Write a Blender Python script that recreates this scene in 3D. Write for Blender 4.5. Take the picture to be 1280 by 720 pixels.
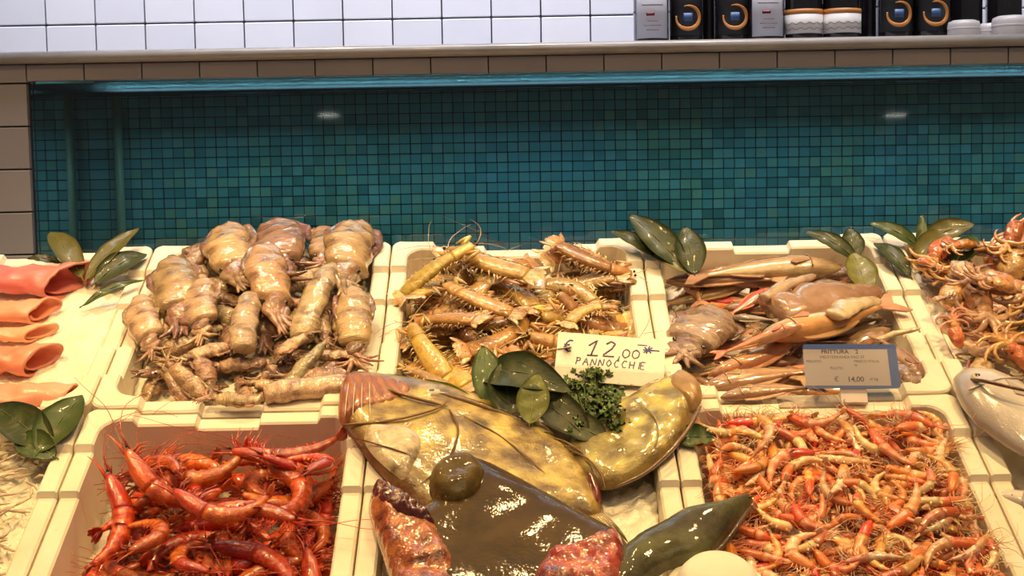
import bpy, math, random
import numpy as np
from mathutils import Vector, Matrix
from mathutils.geometry import delaunay_2d_cdt
random.seed(11); rng = np.random.default_rng(11)
for o in list(bpy.data.objects): bpy.data.objects.remove(o)
SC = bpy.context.scene; COL = SC.collection
PI = math.pi

# ------------------------------------------------------------------ camera
FPX = 1800.0; PITCH = math.radians(4.5); ROLL = 0.018; EYE = Vector((0, 0, 1.6))
cam_d = bpy.data.cameras.new('camera'); cam_d.sensor_width = 36; cam_d.lens = FPX / 1280 * 36
cam_d.clip_start = 0.05; cam_d.clip_end = 100
cam = bpy.data.objects.new('camera', cam_d); COL.objects.link(cam)
cam.matrix_world = Matrix.Translation(EYE) @ Matrix.Rotation(PI / 2 - PITCH, 4, 'X') @ Matrix.Rotation(-ROLL, 4, 'Z')
SC.camera = cam

# ------------------------------------------------------------------ world, lamps, exposure
w = bpy.data.worlds.new('world'); SC.world = w; w.use_nodes = True
w.node_tree.nodes['Background'].inputs[0].default_value = (0.80, 0.72, 0.66, 1)
w.node_tree.nodes['Background'].inputs[1].default_value = 0.11
SC.view_settings.view_transform = 'Standard'; SC.view_settings.look = 'None'
SC.view_settings.exposure = 0.06; SC.view_settings.gamma = 1

def aim(o, src, dst):
    o.location = src
    o.rotation_euler = (Vector(dst) - Vector(src)).to_track_quat('-Z', 'Y').to_euler()
def spot(name, src, dst, watts, color, cone=70, blend=0.6, size=0.05):
    l = bpy.data.lights.new(name, 'SPOT'); l.energy = watts; l.color = color
    l.spot_size = math.radians(cone); l.spot_blend = blend; l.shadow_soft_size = size
    o = bpy.data.objects.new(name, l); COL.objects.link(o); aim(o, src, dst); return o
def area(name, src, dst, watts, color, sx, sy):
    l = bpy.data.lights.new(name, 'AREA'); l.energy = watts; l.color = color
    l.shape = 'RECTANGLE'; l.size = sx; l.size_y = sy
    o = bpy.data.objects.new(name, l); COL.objects.link(o); aim(o, src, dst); return o
WARM = (1.0, 0.66, 0.27)
for x, e, yy in ((-1.05, 60, 1.6), (-0.35, 34, 1.5), (0.35, 30, 1.5), (1.05, 60, 1.6), (-0.55, 30, 2.32), (0.05, 24, 2.38), (0.6, 28, 2.32)):
    spot('halogen_spot', (x, yy, 2.75), (x * 0.8, 1.98, 1.32), e, WARM, 66, 0.7, 0.045)
spot('halogen_spot', (-0.9, 1.2, 2.6), (-0.75, 2.05, 1.35), 30, WARM, 40, 0.8, 0.045)
area('tank_fill', (0.3, 2.72, 1.798), (0.3, 2.76, 1.3), 3.6, (0.85, 0.93, 1.0), 2.1, 0.03)  # cool strip added inside the tank top to brighten the mosaic
area('shop_fill', (0.2, 0.2, 3.0), (0.1, 2.0, 1.3), 9, (1.0, 0.74, 0.42), 2.2, 0.8)  # wide warm fill from the viewer's side; no fixture stands there
area('wall_light', (0.0, 2.35, 3.1), (0.0, 2.95, 2.1), 18, (0.88, 0.91, 1.0), 2.6, 0.25).data.spread = math.radians(85)

# ------------------------------------------------------------------ photograph geometry helpers (rays of the camera)
FW = Vector((0, math.cos(PITCH), -math.sin(PITCH))); UP = Vector((0, math.sin(PITCH), math.cos(PITCH)))
def ray(px, py):
    x = px - 640.0; y = py - 360.0
    x, y = x - ROLL * y, y + ROLL * x
    return FW + Vector((x / FPX, 0, 0)) - UP * (y / FPX)
def hit(px, py, pt, n):
    d = ray(px, py); return EYE + d * ((Vector(pt) - EYE).dot(n) / d.dot(n))
def on_wall(px, py, Y): return hit(px, py, (0, Y, 0), Vector((0, 1, 0)))
# sloping display bed: the rim plane of the crates
TILT = math.radians(31.1) - PITCH
EA = Vector((1, 0, 0)); EB = Vector((0, math.cos(TILT), math.sin(TILT))); EN = Vector((0, -math.sin(TILT), math.cos(TILT)))
_q = EYE + FW * 2.195 + UP * -0.0488
O0 = hit(640, 510, _q, EN); O0.x = 0
MC = Matrix(((1, 0, 0, O0.x), (0, EB.y, EN.y, O0.y), (0, EB.z, EN.z, O0.z), (0, 0, 0, 1)))
MCI = MC.inverted()
def W(a, b, h): return MC @ Vector((a, b, h))
def P(px, py, h=0.0):
    q = hit(px, py, O0 + EN * h, EN) - O0
    return q.dot(EA), q.dot(EB)
def P3(px, py, h=0.0): a, b = P(px, py, h); return W(a, b, h)

# ------------------------------------------------------------------ tagging
def tag(o, label=None, cat=None, group=None, kind=None):
    if label: o['label'] = label
    if cat: o['category'] = cat
    if group: o['group'] = group
    if kind: o['kind'] = kind
    return o

# ------------------------------------------------------------------ materials
MATS = {}
class NT:
    def __init__(s, name):
        s.m = bpy.data.materials.new(name); s.m.use_nodes = True; s.t = s.m.node_tree; s.t.nodes.clear()
        s.out = s.n('ShaderNodeOutputMaterial')
    def n(s, t, **kw):
        x = s.t.nodes.new(t)
        for k, v in kw.items(): setattr(x, k, v)
        return x
    def l(s, a, b): s.t.links.new(a, b)
    def noise(s, scale, detail=3, rough=.55, coord='Object', stretch=None):
        tc = s.n('ShaderNodeTexCoord'); nz = s.n('ShaderNodeTexNoise')
        nz.inputs['Scale'].default_value = scale; nz.inputs['Detail'].default_value = detail; nz.inputs['Roughness'].default_value = rough
        src = s.n('ShaderNodeNewGeometry').outputs['Position'] if coord == 'World' else tc.outputs[coord]
        if stretch:
            mp = s.n('ShaderNodeMapping'); mp.inputs['Scale'].default_value = stretch; s.l(src, mp.inputs[0]); src = mp.outputs[0]
        s.l(src, nz.inputs['Vector']); return nz.outputs['Fac']
    def ramp(s, fac, stops):
        r = s.n('ShaderNodeValToRGB'); e = r.color_ramp.elements
        while len(e) < len(stops): e.new(0.5)
        for i, (p, c) in enumerate(stops): e[i].position = p; e[i].color = (*c, 1) if len(c) == 3 else c
        s.l(fac, r.inputs[0]); return r.outputs[0]
    def mix(s, fac, a, b, mode='MIX'):
        m = s.n('ShaderNodeMix', data_type='RGBA', blend_type=mode)
        for k, v in ((0, fac), (6, a), (7, b)):
            if isinstance(v, (int, float)): m.inputs[k].default_value = v
            elif isinstance(v, tuple): m.inputs[k].default_value = (*v, 1)
            else: s.l(v, m.inputs[k])
        return m.outputs[2]
    def bsdf(s, base, rough=.4, coat=0., spec=.5, sss=0., metal=0., bump=None, bstr=.3, bdist=.002, **kw):
        b = s.n('ShaderNodeBsdfPrincipled')
        if isinstance(base, tuple): b.inputs['Base Color'].default_value = (*base, 1)
        else: s.l(base, b.inputs['Base Color'])
        if isinstance(rough, float): b.inputs['Roughness'].default_value = rough
        else: s.l(rough, b.inputs['Roughness'])
        b.inputs['Coat Weight'].default_value = coat; b.inputs['Coat Roughness'].default_value = .06
        b.inputs['Specular IOR Level'].default_value = spec; b.inputs['Metallic'].default_value = metal
        if sss:
            b.inputs['Subsurface Weight'].default_value = sss; b.inputs['Subsurface Radius'].default_value = (1, .4, .2)
            b.inputs['Subsurface Scale'].default_value = .006
        if bump is not None:
            bm = s.n('ShaderNodeBump'); bm.inputs['Strength'].default_value = bstr; bm.inputs['Distance'].default_value = bdist
            s.l(bump, bm.inputs['Height']); s.l(bm.outputs[0], b.inputs['Normal'])
            if coat:
                bc = s.n('ShaderNodeBump'); bc.inputs['Strength'].default_value = bstr * .45; bc.inputs['Distance'].default_value = bdist * .6
                s.l(bump, bc.inputs['Height']); s.l(bc.outputs[0], b.inputs['Coat Normal'])
        for k, v in kw.items(): b.inputs[k.replace('_', ' ')].default_value = v
        s.l(b.outputs[0], s.out.inputs[0]); return b
def flat_mat(name, col, rough=.4, **kw):
    n = NT(name); n.bsdf(col, rough, **kw); MATS[name] = n.m; return n.m
def flesh_mat(name, dark=(.3, .12, .06), amt=.5, scale=60, rough=.28, coat=.5, bscale=220, bstr=.5, bdist=.0015, sss=0., stretch=None, vary=.25, hue=.02, spots=0, lo=.42, hi=.68, spec=.5):
    """skin: the Col attribute of the piece, darker mottles, wet coat, fine relief, every animal a little different"""
    n = NT(name); at = n.n('ShaderNodeAttribute', attribute_name='Col')
    f = n.ramp(n.noise(scale, 4, .6, stretch=stretch), [(lo, (0, 0, 0)), (hi, (amt,) * 3)])
    c = n.mix(f, at.outputs['Color'], dark)
    if spots:
        f2 = n.ramp(n.noise(spots, 2, .5), [(.60, (0, 0, 0)), (.68, (.8,) * 3)]); c = n.mix(f2, c, tuple(x * .35 for x in dark))
    oi = n.n('ShaderNodeObjectInfo'); hs = n.n('ShaderNodeHueSaturation')
    mr = n.n('ShaderNodeMapRange'); mr.inputs[3].default_value = 1 - vary; mr.inputs[4].default_value = 1 + vary * .6
    n.l(oi.outputs['Random'], mr.inputs[0]); n.l(mr.outputs[0], hs.inputs['Value'])
    mh = n.n('ShaderNodeMapRange'); mh.inputs[3].default_value = .5 - hue; mh.inputs[4].default_value = .5 + hue
    mm = n.n('ShaderNodeMath', operation='FRACT'); mk = n.n('ShaderNodeMath', operation='MULTIPLY'); mk.inputs[1].default_value = 7.31
    n.l(oi.outputs['Random'], mk.inputs[0]); n.l(mk.outputs[0], mm.inputs[0]); n.l(mm.outputs[0], mh.inputs[0]); n.l(mh.outputs[0], hs.inputs['Hue'])
    n.l(c, hs.inputs['Color'])
    n.bsdf(hs.outputs[0], rough, coat=coat, sss=sss, spec=spec, bump=n.noise(bscale, 3, .6, stretch=stretch), bstr=bstr, bdist=bdist)
    MATS[name] = n.m; return n.m

M_prawn = flesh_mat('red_prawn_shell', (.26, .018, .004), .7, 55, .24, .9, 260, .7, .002, vary=.35, hue=.012)
M_shrimp = flesh_mat('pink_shrimp_shell', (.60, .10, .025), .5, 60, .25, .9, 300, .5, vary=.35, hue=.025)
M_mantis = flesh_mat('mantis_shrimp_shell', (.30, .11, .02), .65, 55, .25, .9, 260, .6, vary=.3)
M_cuttle = flesh_mat('cuttlefish_skin', (.13, .055, .035), .85, 42, .24, .9, 75, .8, .005, vary=.28, lo=.46, hi=.72, stretch=(1.8, 1, 1))
M_fish = flesh_mat('small_fish_skin', (.20, .10, .05), .7, 45, .24, .9, 120, .5, .003, vary=.25, stretch=(.5, 1, 1))
M_silver = flesh_mat('silver_fish_skin', (.45, .36, .33), .35, 16, .2, 1., 500, .5, .001, vary=.05)
M_dory = flesh_mat('dory_skin', (.09, .05, .012), .95, 26, .28, .8, 130, .6, .0028, vary=.06, lo=.44, hi=.70)
M_brown = flesh_mat('brown_slimy_skin', (.03, .016, .005), .7, 30, .45, .6, 100, .5, .003, vary=.02, spec=.15)
M_red = flesh_mat('raw_red_flesh', (.05, .010, .006), .85, 50, .2, 1., 80, .7, .006, vary=.05)
M_octo = flesh_mat('orange_octopus_skin', (.30, .08, .02), .7, 45, .18, 1., 90, .8, .004, vary=.35, hue=.02)
M_fillet = flesh_mat('pink_fillet_flesh', (.93, .55, .42), .28, 26, .4, .2, 150, .3, .0015, vary=.1, hue=.02, stretch=(.3, 1, 1))
M_bait = flesh_mat('whitebait_skin', (.35, .25, .16), .5, 80, .3, .4, 400, .3, vary=.1)
M_eye = flat_mat('black_eye', (.012, .01, .01), .08, coat=1.)
M_eyering = flat_mat('pale_eye_ring', (.55, .45, .28), .2, coat=1.)
M_membrane = flesh_mat('membrane', (.12, .03, .01), .5, 60, .3, .6, 200, .4, vary=.05)

def leaf_mat():
    n = NT('leaf_green'); at = n.n('ShaderNodeAttribute', attribute_name='Col')
    c = n.mix(n.ramp(n.noise(40, 3, .6), [(.4, (0, 0, 0)), (.75, (.55,) * 3)]), at.outputs['Color'], (.10, .095, .02))
    n.bsdf(c, .42, coat=.12, spec=.35, bump=n.noise(160, 3), bstr=.3); return n.m
M_leaf = leaf_mat()
def foam_mat():
    n = NT('white_foam'); v = n.n('ShaderNodeTexVoronoi'); v.inputs['Scale'].default_value = 260
    tc = n.n('ShaderNodeTexCoord'); n.l(tc.outputs['Object'], v.inputs['Vector'])
    c = n.ramp(n.noise(9, 4, .6), [(.35, (.90, .83, .70)), (.7, (.80, .70, .54))])
    d = n.ramp(n.noise(34, 3, .5), [(.70, (0, 0, 0)), (.78, (.35,) * 3)])
    c = n.mix(d, c, (.60, .42, .25))
    n.bsdf(c, .5, spec=.3, bump=v.outputs['Distance'], bstr=.12, bdist=.0008); return n.m
M_foam = foam_mat()
def ice_mat():
    n = NT('crushed_ice'); f = n.noise(120, 4, .7)
    n.bsdf(n.ramp(n.noise(30, 4, .6), [(.3, (.82, .74, .56)), (.7, (.93, .88, .76))]), .3, coat=.2, bump=f, bstr=.7, bdist=.004); return n.m
M_ice = ice_mat()
def tile_mat(name, c1, c2, rough):
    n = NT(name); oi = n.n('ShaderNodeObjectInfo'); c = n.mix(oi.outputs['Random'], c1, c2)
    c = n.mix(n.ramp(n.noise(6, 4, .6, 'World'), [(.4, (0, 0, 0)), (.8, (.3,) * 3)]), c, tuple(x * .8 for x in c1))
    n.bsdf(c, rough, coat=.2, bump=n.noise(7, 2, .5, 'World'), bstr=.08, bdist=.01); return n.m
M_white_tile = tile_mat('white_glazed_tile', (.70, .69, .76), (.76, .74, .80), .18)
M_grey_tile = tile_mat('taupe_tile', (.25, .235, .275), (.28, .262, .30), .4)
M_grout = flat_mat('dark_grout', (.07, .065, .085), .8)
def mosaic_mat():
    n = NT('teal_mosaic'); g = n.n('ShaderNodeNewGeometry')
    wn = n.n('ShaderNodeTexWhiteNoise', noise_dimensions='3D')
    sub = n.n('ShaderNodeVectorMath', operation='SUBTRACT'); sub.inputs[1].default_value = MOS_ORG
    dv = n.n('ShaderNodeVectorMath', operation='DIVIDE'); dv.inputs[1].default_value = MOS_PITCH
    fl = n.n('ShaderNodeVectorMath', operation='FLOOR')
    n.l(g.outputs['Position'], sub.inputs[0]); n.l(sub.outputs[0], dv.inputs[0]); n.l(dv.outputs[0], fl.inputs[0]); n.l(fl.outputs[0], wn.inputs['Vector'])
    c = n.ramp(wn.outputs['Value'], [(0, (.06, .18, .19)), (.25, (.11, .28, .29)), (.5, (.13, .32, .34)), (.72, (.20, .34, .27)), (.88, (.18, .38, .41)), (1, (.28, .36, .25))])
    c = n.mix(n.ramp(n.noise(2.2, 3, .6, 'World'), [(.42, (0, 0, 0)), (.62, (.6,) * 3)]), c, (.10, .27, .37))
    c = n.mix(n.ramp(n.noise(5, 4, .6, 'World'), [(.5, (0, 0, 0)), (.75, (.45,) * 3)]), c, (.15, .24, .12))
    n.bsdf(c, .25, bump=n.noise(60, 2, .5, 'World'), bstr=.2); return n.m

# ------------------------------------------------------------------ mesh building
class MB:
    def __init__(s): s.v = []; s.f = []; s.c = []; s.n = 0
    def add(s, v, f, col=(.5, .5, .5)):
        v = np.asarray(v, float).reshape(-1, 3); col = np.asarray(col, float)
        if col.ndim == 1: col = np.tile(col[:3], (len(v), 1))
        s.v.append(v); s.c.append(col[:, :3]); s.f += [tuple(i + s.n for i in q) for q in f]; s.n += len(v); return s
    def verts(s): return np.concatenate(s.v)
    def mesh(s, name, mat, smooth=True):
        me = bpy.data.meshes.new(name); v = s.verts(); me.from_pydata(v.tolist(), [], s.f)
        c = np.ones((len(v), 4), np.float32); c[:, :3] = np.concatenate(s.c)
        at = me.color_attributes.new('Col', 'FLOAT_COLOR', 'POINT'); at.data.foreach_set('color', c.ravel())
        if smooth: me.polygons.foreach_set('use_smooth', [True] * len(me.polygons))
        me.materials.append(mat); me.update(); return me
    def build(s, name, mat, parent=None, smooth=True, M=None, link=True):
        o = bpy.data.objects.new(name, s.mesh(name, mat, smooth))
        if link: COL.objects.link(o)
        if parent: o.parent = parent
        if M is not None: o.matrix_world = M
        return o
def box(x0, x1, y0, y1, z0, z1, bev=0.0):
    if bev <= 0:
        v = [(x, y, z) for z in (z0, z1) for y in (y0, y1) for x in (x0, x1)]
        return v, [(0, 2, 3, 1), (4, 5, 7, 6), (0, 1, 5, 4), (2, 6, 7, 3), (0, 4, 6, 2), (1, 3, 7, 5)]
    bm_v = []; fs = []
    e = bev
    for (sz, z) in ((0, z0), (1, z1)):
        zi = z + e if sz == 0 else z - e
        bm_v += [(x0 + e, y0 + e, z), (x1 - e, y0 + e, z), (x1 - e, y1 - e, z), (x0 + e, y1 - e, z)]
        bm_v += [(x0, y0, zi), (x1, y0, zi), (x1, y1, zi), (x0, y1, zi)]
    fs = [(3, 2, 1, 0), (8, 9, 10, 11)]
    for k in range(4):
        j = (k + 1) % 4
        fs += [(k, j, 4 + j, 4 + k), (4 + k, 4 + j, 12 + j, 12 + k), (12 + k, 12 + j, 8 + j, 8 + k)]
    return bm_v, fs
def rings(loops, close0=True, close1=True, wrap=True):
    n = len(loops[0]); v = [p for L in loops for p in L]; f = []
    for i in range(len(loops) - 1):
        for k in range(n if wrap else n - 1):
            j = (k + 1) % n; f.append((i * n + k, i * n + j, (i + 1) * n + j, (i + 1) * n + k))
    if close0: f.append(tuple(range(n - 1, -1, -1)))
    if close1: f.append(tuple((len(loops) - 1) * n + k for k in range(n)))
    return v, f
def tube(pts, rw, rh=None, n=8, up=(0, 0, 1)):
    """swept ellipse along pts; rw sideways radius, rh radius along up"""
    pts = np.asarray(pts, float); m = len(pts)
    rw = np.broadcast_to(np.asarray(rw, float), (m,)); rh = rw if rh is None else np.broadcast_to(np.asarray(rh, float), (m,))
    T = np.gradient(pts, axis=0); T /= np.linalg.norm(T, axis=1)[:, None] + 1e-12
    u = np.asarray(up, float); loops = []
    for i in range(m):
        s = np.cross(T[i], u); ns = np.linalg.norm(s)
        s = s / ns if ns > 1e-6 else np.array([1., 0, 0]); uu = np.cross(s, T[i])
        a = np.arange(n) * 2 * PI / n
        loops.append((pts[i] + np.outer(np.cos(a) * rw[i], s) + np.outer(np.sin(a) * rh[i], uu)).tolist())
    return rings(loops)
def ball(c, r, nu=10, nv=7, sq=(1, 1, 1)):
    loops = []
    for i in range(nv):
        t = PI * (i + .08) / (nv - 1 + .16); z = math.cos(t); q = math.sin(t)
        loops.append([(c[0] + r * sq[0] * q * math.cos(k * 2 * PI / nu), c[1] + r * sq[1] * q * math.sin(k * 2 * PI / nu), c[2] + r * sq[2] * z) for k in range(nu)])
    return rings(loops)
def lathe(profile, n=24, c=(0, 0, 0)):
    return rings([[(c[0] + r * math.cos(k * 2 * PI / n), c[1] + r * math.sin(k * 2 * PI / n), c[2] + z) for k in range(n)] for r, z in profile])
def wob(v, amp, freq, seed=0.):
    """cheap smooth lumps: sums of sines"""
    v = np.asarray(v, float); x, y, z = v.T
    d = np.stack([np.sin(freq * (y + .7 * z) + seed) + .6 * np.sin(freq * 2.3 * (z + .3 * x) + seed * 2),
                  np.sin(freq * (z + .6 * x) + seed * 1.7) + .6 * np.sin(freq * 2.1 * (x + y) + seed),
                  np.sin(freq * (x + .5 * y) + seed * .6) + .6 * np.sin(freq * 2.7 * (y - x) + seed * 3)], 1)
    return v + amp * d
def smooth_poly(p, it=2):
    p = np.asarray(p, float)
    for _ in range(it):
        q = np.roll(p, -1, 0); p = np.stack([.75 * p + .25 * q, .25 * p + .75 * q], 1).reshape(-1, 2)
    return p
def poly_dist(pts, poly):
    a = poly; b = np.roll(poly, -1, 0); ab = b - a; L = (ab ** 2).sum(1) + 1e-12
    ap = pts[:, None, :] - a[None]; t = np.clip((ap * ab[None]).sum(2) / L, 0, 1)
    d = np.linalg.norm(ap - t[..., None] * ab[None], axis=2).min(1)
    x, y = pts[:, 0][:, None], pts[:, 1][:, None]
    c = ((a[:, 1] > y) != (b[:, 1] > y)) & (x < (b[:, 0] - a[:, 0]) * (y - a[:, 1]) / (b[:, 1] - a[:, 1] + 1e-15) + a[:, 0])
    return d, c.sum(1) % 2 == 1
def inflate(poly, T, D, res=.005, under=.35, lump=None):
    """solid pillow over an outline in the bed plane: T thickness, D edge width over which it rounds off"""
    poly = np.asarray(poly, float)
    lo = poly.min(0); hi = poly.max(0)
    gx, gy = np.meshgrid(np.arange(lo[0], hi[0], res), np.arange(lo[1], hi[1], res * .9)); gx[1::2] += res / 2
    g = np.stack([gx.ravel(), gy.ravel()], 1); d, ins = poly_dist(g, poly); g = g[ins & (d > res * .5)]
    allp = np.concatenate([poly, g]); nb = len(poly)
    vs, es, fs, *_ = delaunay_2d_cdt([Vector(p) for p in allp], [], [list(range(nb))], 1, 1e-7)
    v2 = np.array([[p.x, p.y] for p in vs]); d, _i = poly_dist(v2, poly)
    k = np.clip(d / D, 0, 1); z = T * np.sqrt(np.clip(1 - (1 - k) ** 2, 0, 1))
    zt = z.copy()
    if lump is not None: zt = zt + lump(v2) * np.clip(k * 2, 0, 1)
    n = len(v2); V = np.concatenate([np.column_stack([v2, zt]), np.column_stack([v2, -z * under])])
    F = [tuple(f) for f in fs] + [tuple(i + n for i in reversed(f)) for f in fs]
    return V, F, np.concatenate([d, d])

# things as templates: (object, [children]) that are never linked; each animal is a copy of the thing and of each of its parts
class Proto:
    def __init__(s, name, root=None):
        s.o = root if root else bpy.data.objects.new(name, None); s.kids = []; s.cv = []
        if not root: s.o.empty_display_size = .02
    def part(s, name, mb, mat, kind=None, collide=False, parent=None, label=None, smooth=True):
        me = mb.mesh(name, mat, smooth); o = bpy.data.objects.new(name, me)
        if kind: o['kind'] = kind
        if label: o['label'] = label
        node = (o, []); (parent[1] if parent else s.kids).append(node)
        if collide: s.cv.append(mb.verts())
        return node
    def cloud(s):
        v = np.concatenate(s.cv); return v
def spawn(pr, M, label, cat, group=None, name=None):
    r = pr.o.copy(); COL.objects.link(r); r.matrix_world = M
    if name: r.name = name
    tag(r, label, cat, group)
    def rec(nodes, par):
        for o, ks in nodes:
            c = o.copy(); COL.objects.link(c); c.parent = par; rec(ks, c)
    rec(pr.kids, r); return r

# ------------------------------------------------------------------ THE SETTING
YT, YW = 2.52, 2.95          # tank front plane, rear wall plane
M_floor = flat_mat('dark_floor', (.10, .09, .08), .4)
tag(MB().add(*box(-2.6, 2.6, -3, 3.1, -.1, 0)).build('floor', M_floor, smooth=False), kind='structure')
# rear wall with its white tiles
wb = tag(MB().add(*box(-2.6, 2.6, YW + .004, YW + .12, 0, 3.3)).build('wall_back', M_grout, smooth=False), kind='structure')
LZ1 = on_wall(640, 53, YT - .02).z; LZ0 = on_wall(640, 68.5, YT - .02).z    # ledge top and bottom
xj = on_wall(120.5, 31, YW).x; zj = on_wall(120.5, 31, YW).z; pt = .1
tile = MB().add(*box(-.0485, .0485, -.006, .004, -.0485, .0485, .0018)).mesh('tile', M_white_tile, False)
def put(me, name, loc, parent, rot=None):
    o = bpy.data.objects.new(name, me); COL.objects.link(o); o.parent = parent; o.location = loc
    if rot: o.rotation_euler = rot
    return o
for i in range(-8, 20):
    for j in range(-1, 5):
        put(tile, 'tile', (xj + (i + .5) * pt, YW, zj + (j + .5) * pt), wb)
# taupe surround of the tank
X0 = on_wall(40, 200, YT).x; TZ1 = on_wall(640, 92, YT).z      # left edge and top edge of the tank opening
ws = tag(MB().add(*box(-2.6, X0 - .002, YT + .006, YT + .08, 0, LZ0)).add(*box(X0 - .002, 2.6, YT + .006, YT + .016, TZ1 + .002, LZ0)).add(*box(X0 - .002, 2.6, YT + .006, YT + .08, 0, 1.26)).build('wall_tank', M_grout, smooth=False), kind='structure')
xg = on_wall(34, 90, YT).x; pg = .1; zg = on_wall(10, 105, YT).z; hg = .0742
hs_ = LZ0 - TZ1
stile = MB().add(*box(-.0488, .0488, -.005, .006, -hs_ / 2 + .001, hs_ / 2 - .001, .0012)).mesh('tile', M_grey_tile, False)
ctile = MB().add(*box(-.0488, .0488, -.005, .006, -hg / 2 + .0012, hg / 2 - .0012, .0012)).mesh('tile', M_grey_tile, False)
for i in range(0, 19): put(stile, 'tile', (xg + (i + .5) * pg, YT, (LZ0 + TZ1) / 2), ws)
for i in range(0, 6):
    h0 = LZ0 - zg
    t = put(ctile, 'tile', (xg - (i + .5) * pg, YT, zg + h0 / 2 + .0005), ws); t.scale.z = h0 / hg * .97
    for j in range(0, 9): put(ctile, 'tile', (xg - (i + .5) * pg, YT, zg - (j + .5) * hg), ws)
for j in range(0, 6): pass
# marble ledge with a bull nose
def marble():
    n = NT('grey_marble'); c = n.ramp(n.noise(7, 6, .65, 'World', (1, 3, 5)), [(.3, (.24, .24, .26)), (.55, (.38, .375, .40)), (.8, (.28, .275, .29))])
    n.bsdf(c, .22, coat=.3); return n.m
M_marble = marble()
lt = LZ1 - LZ0; yf = YT - .02; mb = MB(); prof = [(YW, LZ0), (yf + lt / 2, LZ0)] + [(yf + lt / 2 - lt / 2 * math.sin(t), (LZ0 + LZ1) / 2 - lt / 2 * math.cos(t)) for t in np.linspace(.3, PI - .3, 7)] + [(yf + lt / 2, LZ1), (YW, LZ1)]
mb.add(*rings([[(x, y, z) for y, z in prof] for x in (-2.6, 2.6)]))
tag(mb.build('trim_1', M_marble), kind='structure')

# ------------------------------------------------------------------ THE TANK
MOS_PITCH = (.0218, 5.0, .0203); YM = 2.925
zw0 = 1.28
XR = 1.45
MOS_ORG = (X0, 0.0, zw0); M_mos = mosaic_mat()
tank = bpy.data.objects.new('fish_tank', None); COL.objects.link(tank); tank.location = (.3, 2.72, 1.27)
tag(tank, 'long glass fish tank with dark teal mosaic inside, behind the crates', 'tank')
def adopt(o, par):
    o.parent = par; o.matrix_parent_inverse = Matrix.Translation(-par.location); return o
M_mgrout = flat_mat('mosaic_grout', (.012, .035, .04), .8)
adopt(MB().add(*box(X0 - .02, XR + .02, YM + .002, YM + .02, zw0 - .01, LZ0)).build('back_panel', M_mgrout, smooth=False), tank)
adopt(MB().add(*box(X0 - .02, XR + .02, YT + .03, YM, zw0 - .025, zw0 - .005)).build('tank_floor', M_mgrout, smooth=False), tank)
nx = int((XR - X0) / MOS_PITCH[0]); nz = int((TZ1 + .005 - zw0) / MOS_PITCH[2]) + 1
mt = MB().add(*box(-.0100, .0100, -.0025, .003, -.0093, .0093, .0007)).mesh('mosaic_tile', M_mos, False)
rest = MB(); c0 = nx * .43
cells = sorted([(i, j) for i in range(nx) for j in range(nz)], key=lambda q: (abs(q[0] - c0) + .01 * q[1]))
for k, (i, j) in enumerate(cells):
    x = X0 + (i + .5) * MOS_PITCH[0]; z = zw0 + (j + .5) * MOS_PITCH[2]
    dx, dy = rng.uniform(-.0006, .0006), rng.uniform(-.001, .0006)
    if k < 300: adopt(put(mt, 'mosaic_tile', (x + dx, YM + dy, z), None), tank)
    else: rest.add(*box(x + dx - .0100, x + dx + .0100, YM + dy - .0025, YM + .003, z - .0093, z + .0093, .0007))
# the mosaic of the left side wall
ns = int((YM - YT - .03) / .0218)
for i in range(ns):
    for j in range(nz):
        y = YT + .035 + (i + .5) * .0218; z = zw0 + (j + .5) * MOS_PITCH[2]
        rest.add(*box(X0 - .004, X0 + .001, y - .0100, y + .0100, z - .0093, z + .0093, .0007))
adopt(tag(rest.build('mosaic_field', M_mos, smooth=False), kind='stuff'), tank)
M_side = flat_mat('tank_side_panel', (.05, .12, .10), .4)
adopt(MB().add(*box(X0 - .02, X0 - .002, YT + .03, YM, zw0, LZ0)).build('side_panel', M_side, smooth=False), tank)
adopt(MB().add(*tube([(X0 + .05, YM - .03, z) for z in (zw0, 1.5, TZ1)], .009, n=12)).build('reflection_bar', flat_mat('grey_reflection_bar', (.16, .24, .18), .35), smooth=True), tank)  # upright bar standing in for the pale reflection in the tank corner
def clear_mat(name, tint, ior, refl=1.0):
    n = NT(name); tr = n.n('ShaderNodeBsdfTransparent'); tr.inputs[0].default_value = (*tint, 1)
    gl = n.n('ShaderNodeBsdfGlossy'); gl.inputs['Roughness'].default_value = .03; gl.inputs[0].default_value = (refl,) * 3 + (1,)
    fr = n.n('ShaderNodeFresnel'); fr.inputs[0].default_value = ior; mx = n.n('ShaderNodeMixShader')
    n.l(fr.outputs[0], mx.inputs[0]); n.l(tr.outputs[0], mx.inputs[1]); n.l(gl.outputs[0], mx.inputs[2]); n.l(mx.outputs[0], n.out.inputs[0]); return n.m
M_glass = clear_mat('tank_glass', (.93, .98, .96), 1.45); M_water = clear_mat('tank_water', (.84, .97, .98), 1.12)
adopt(MB().add(*box(X0 + .0005, XR, YT + .008, YT + .018, 1.26, TZ1 + .001)).build('glass_pane', M_glass, smooth=False), tank)
WZ = TZ1 - .002
adopt(MB().add(*box(X0 + .002, XR - .01, YT + .020, YM - .004, zw0, WZ + .0005)).build('water', M_water, smooth=False), tank)
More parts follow.
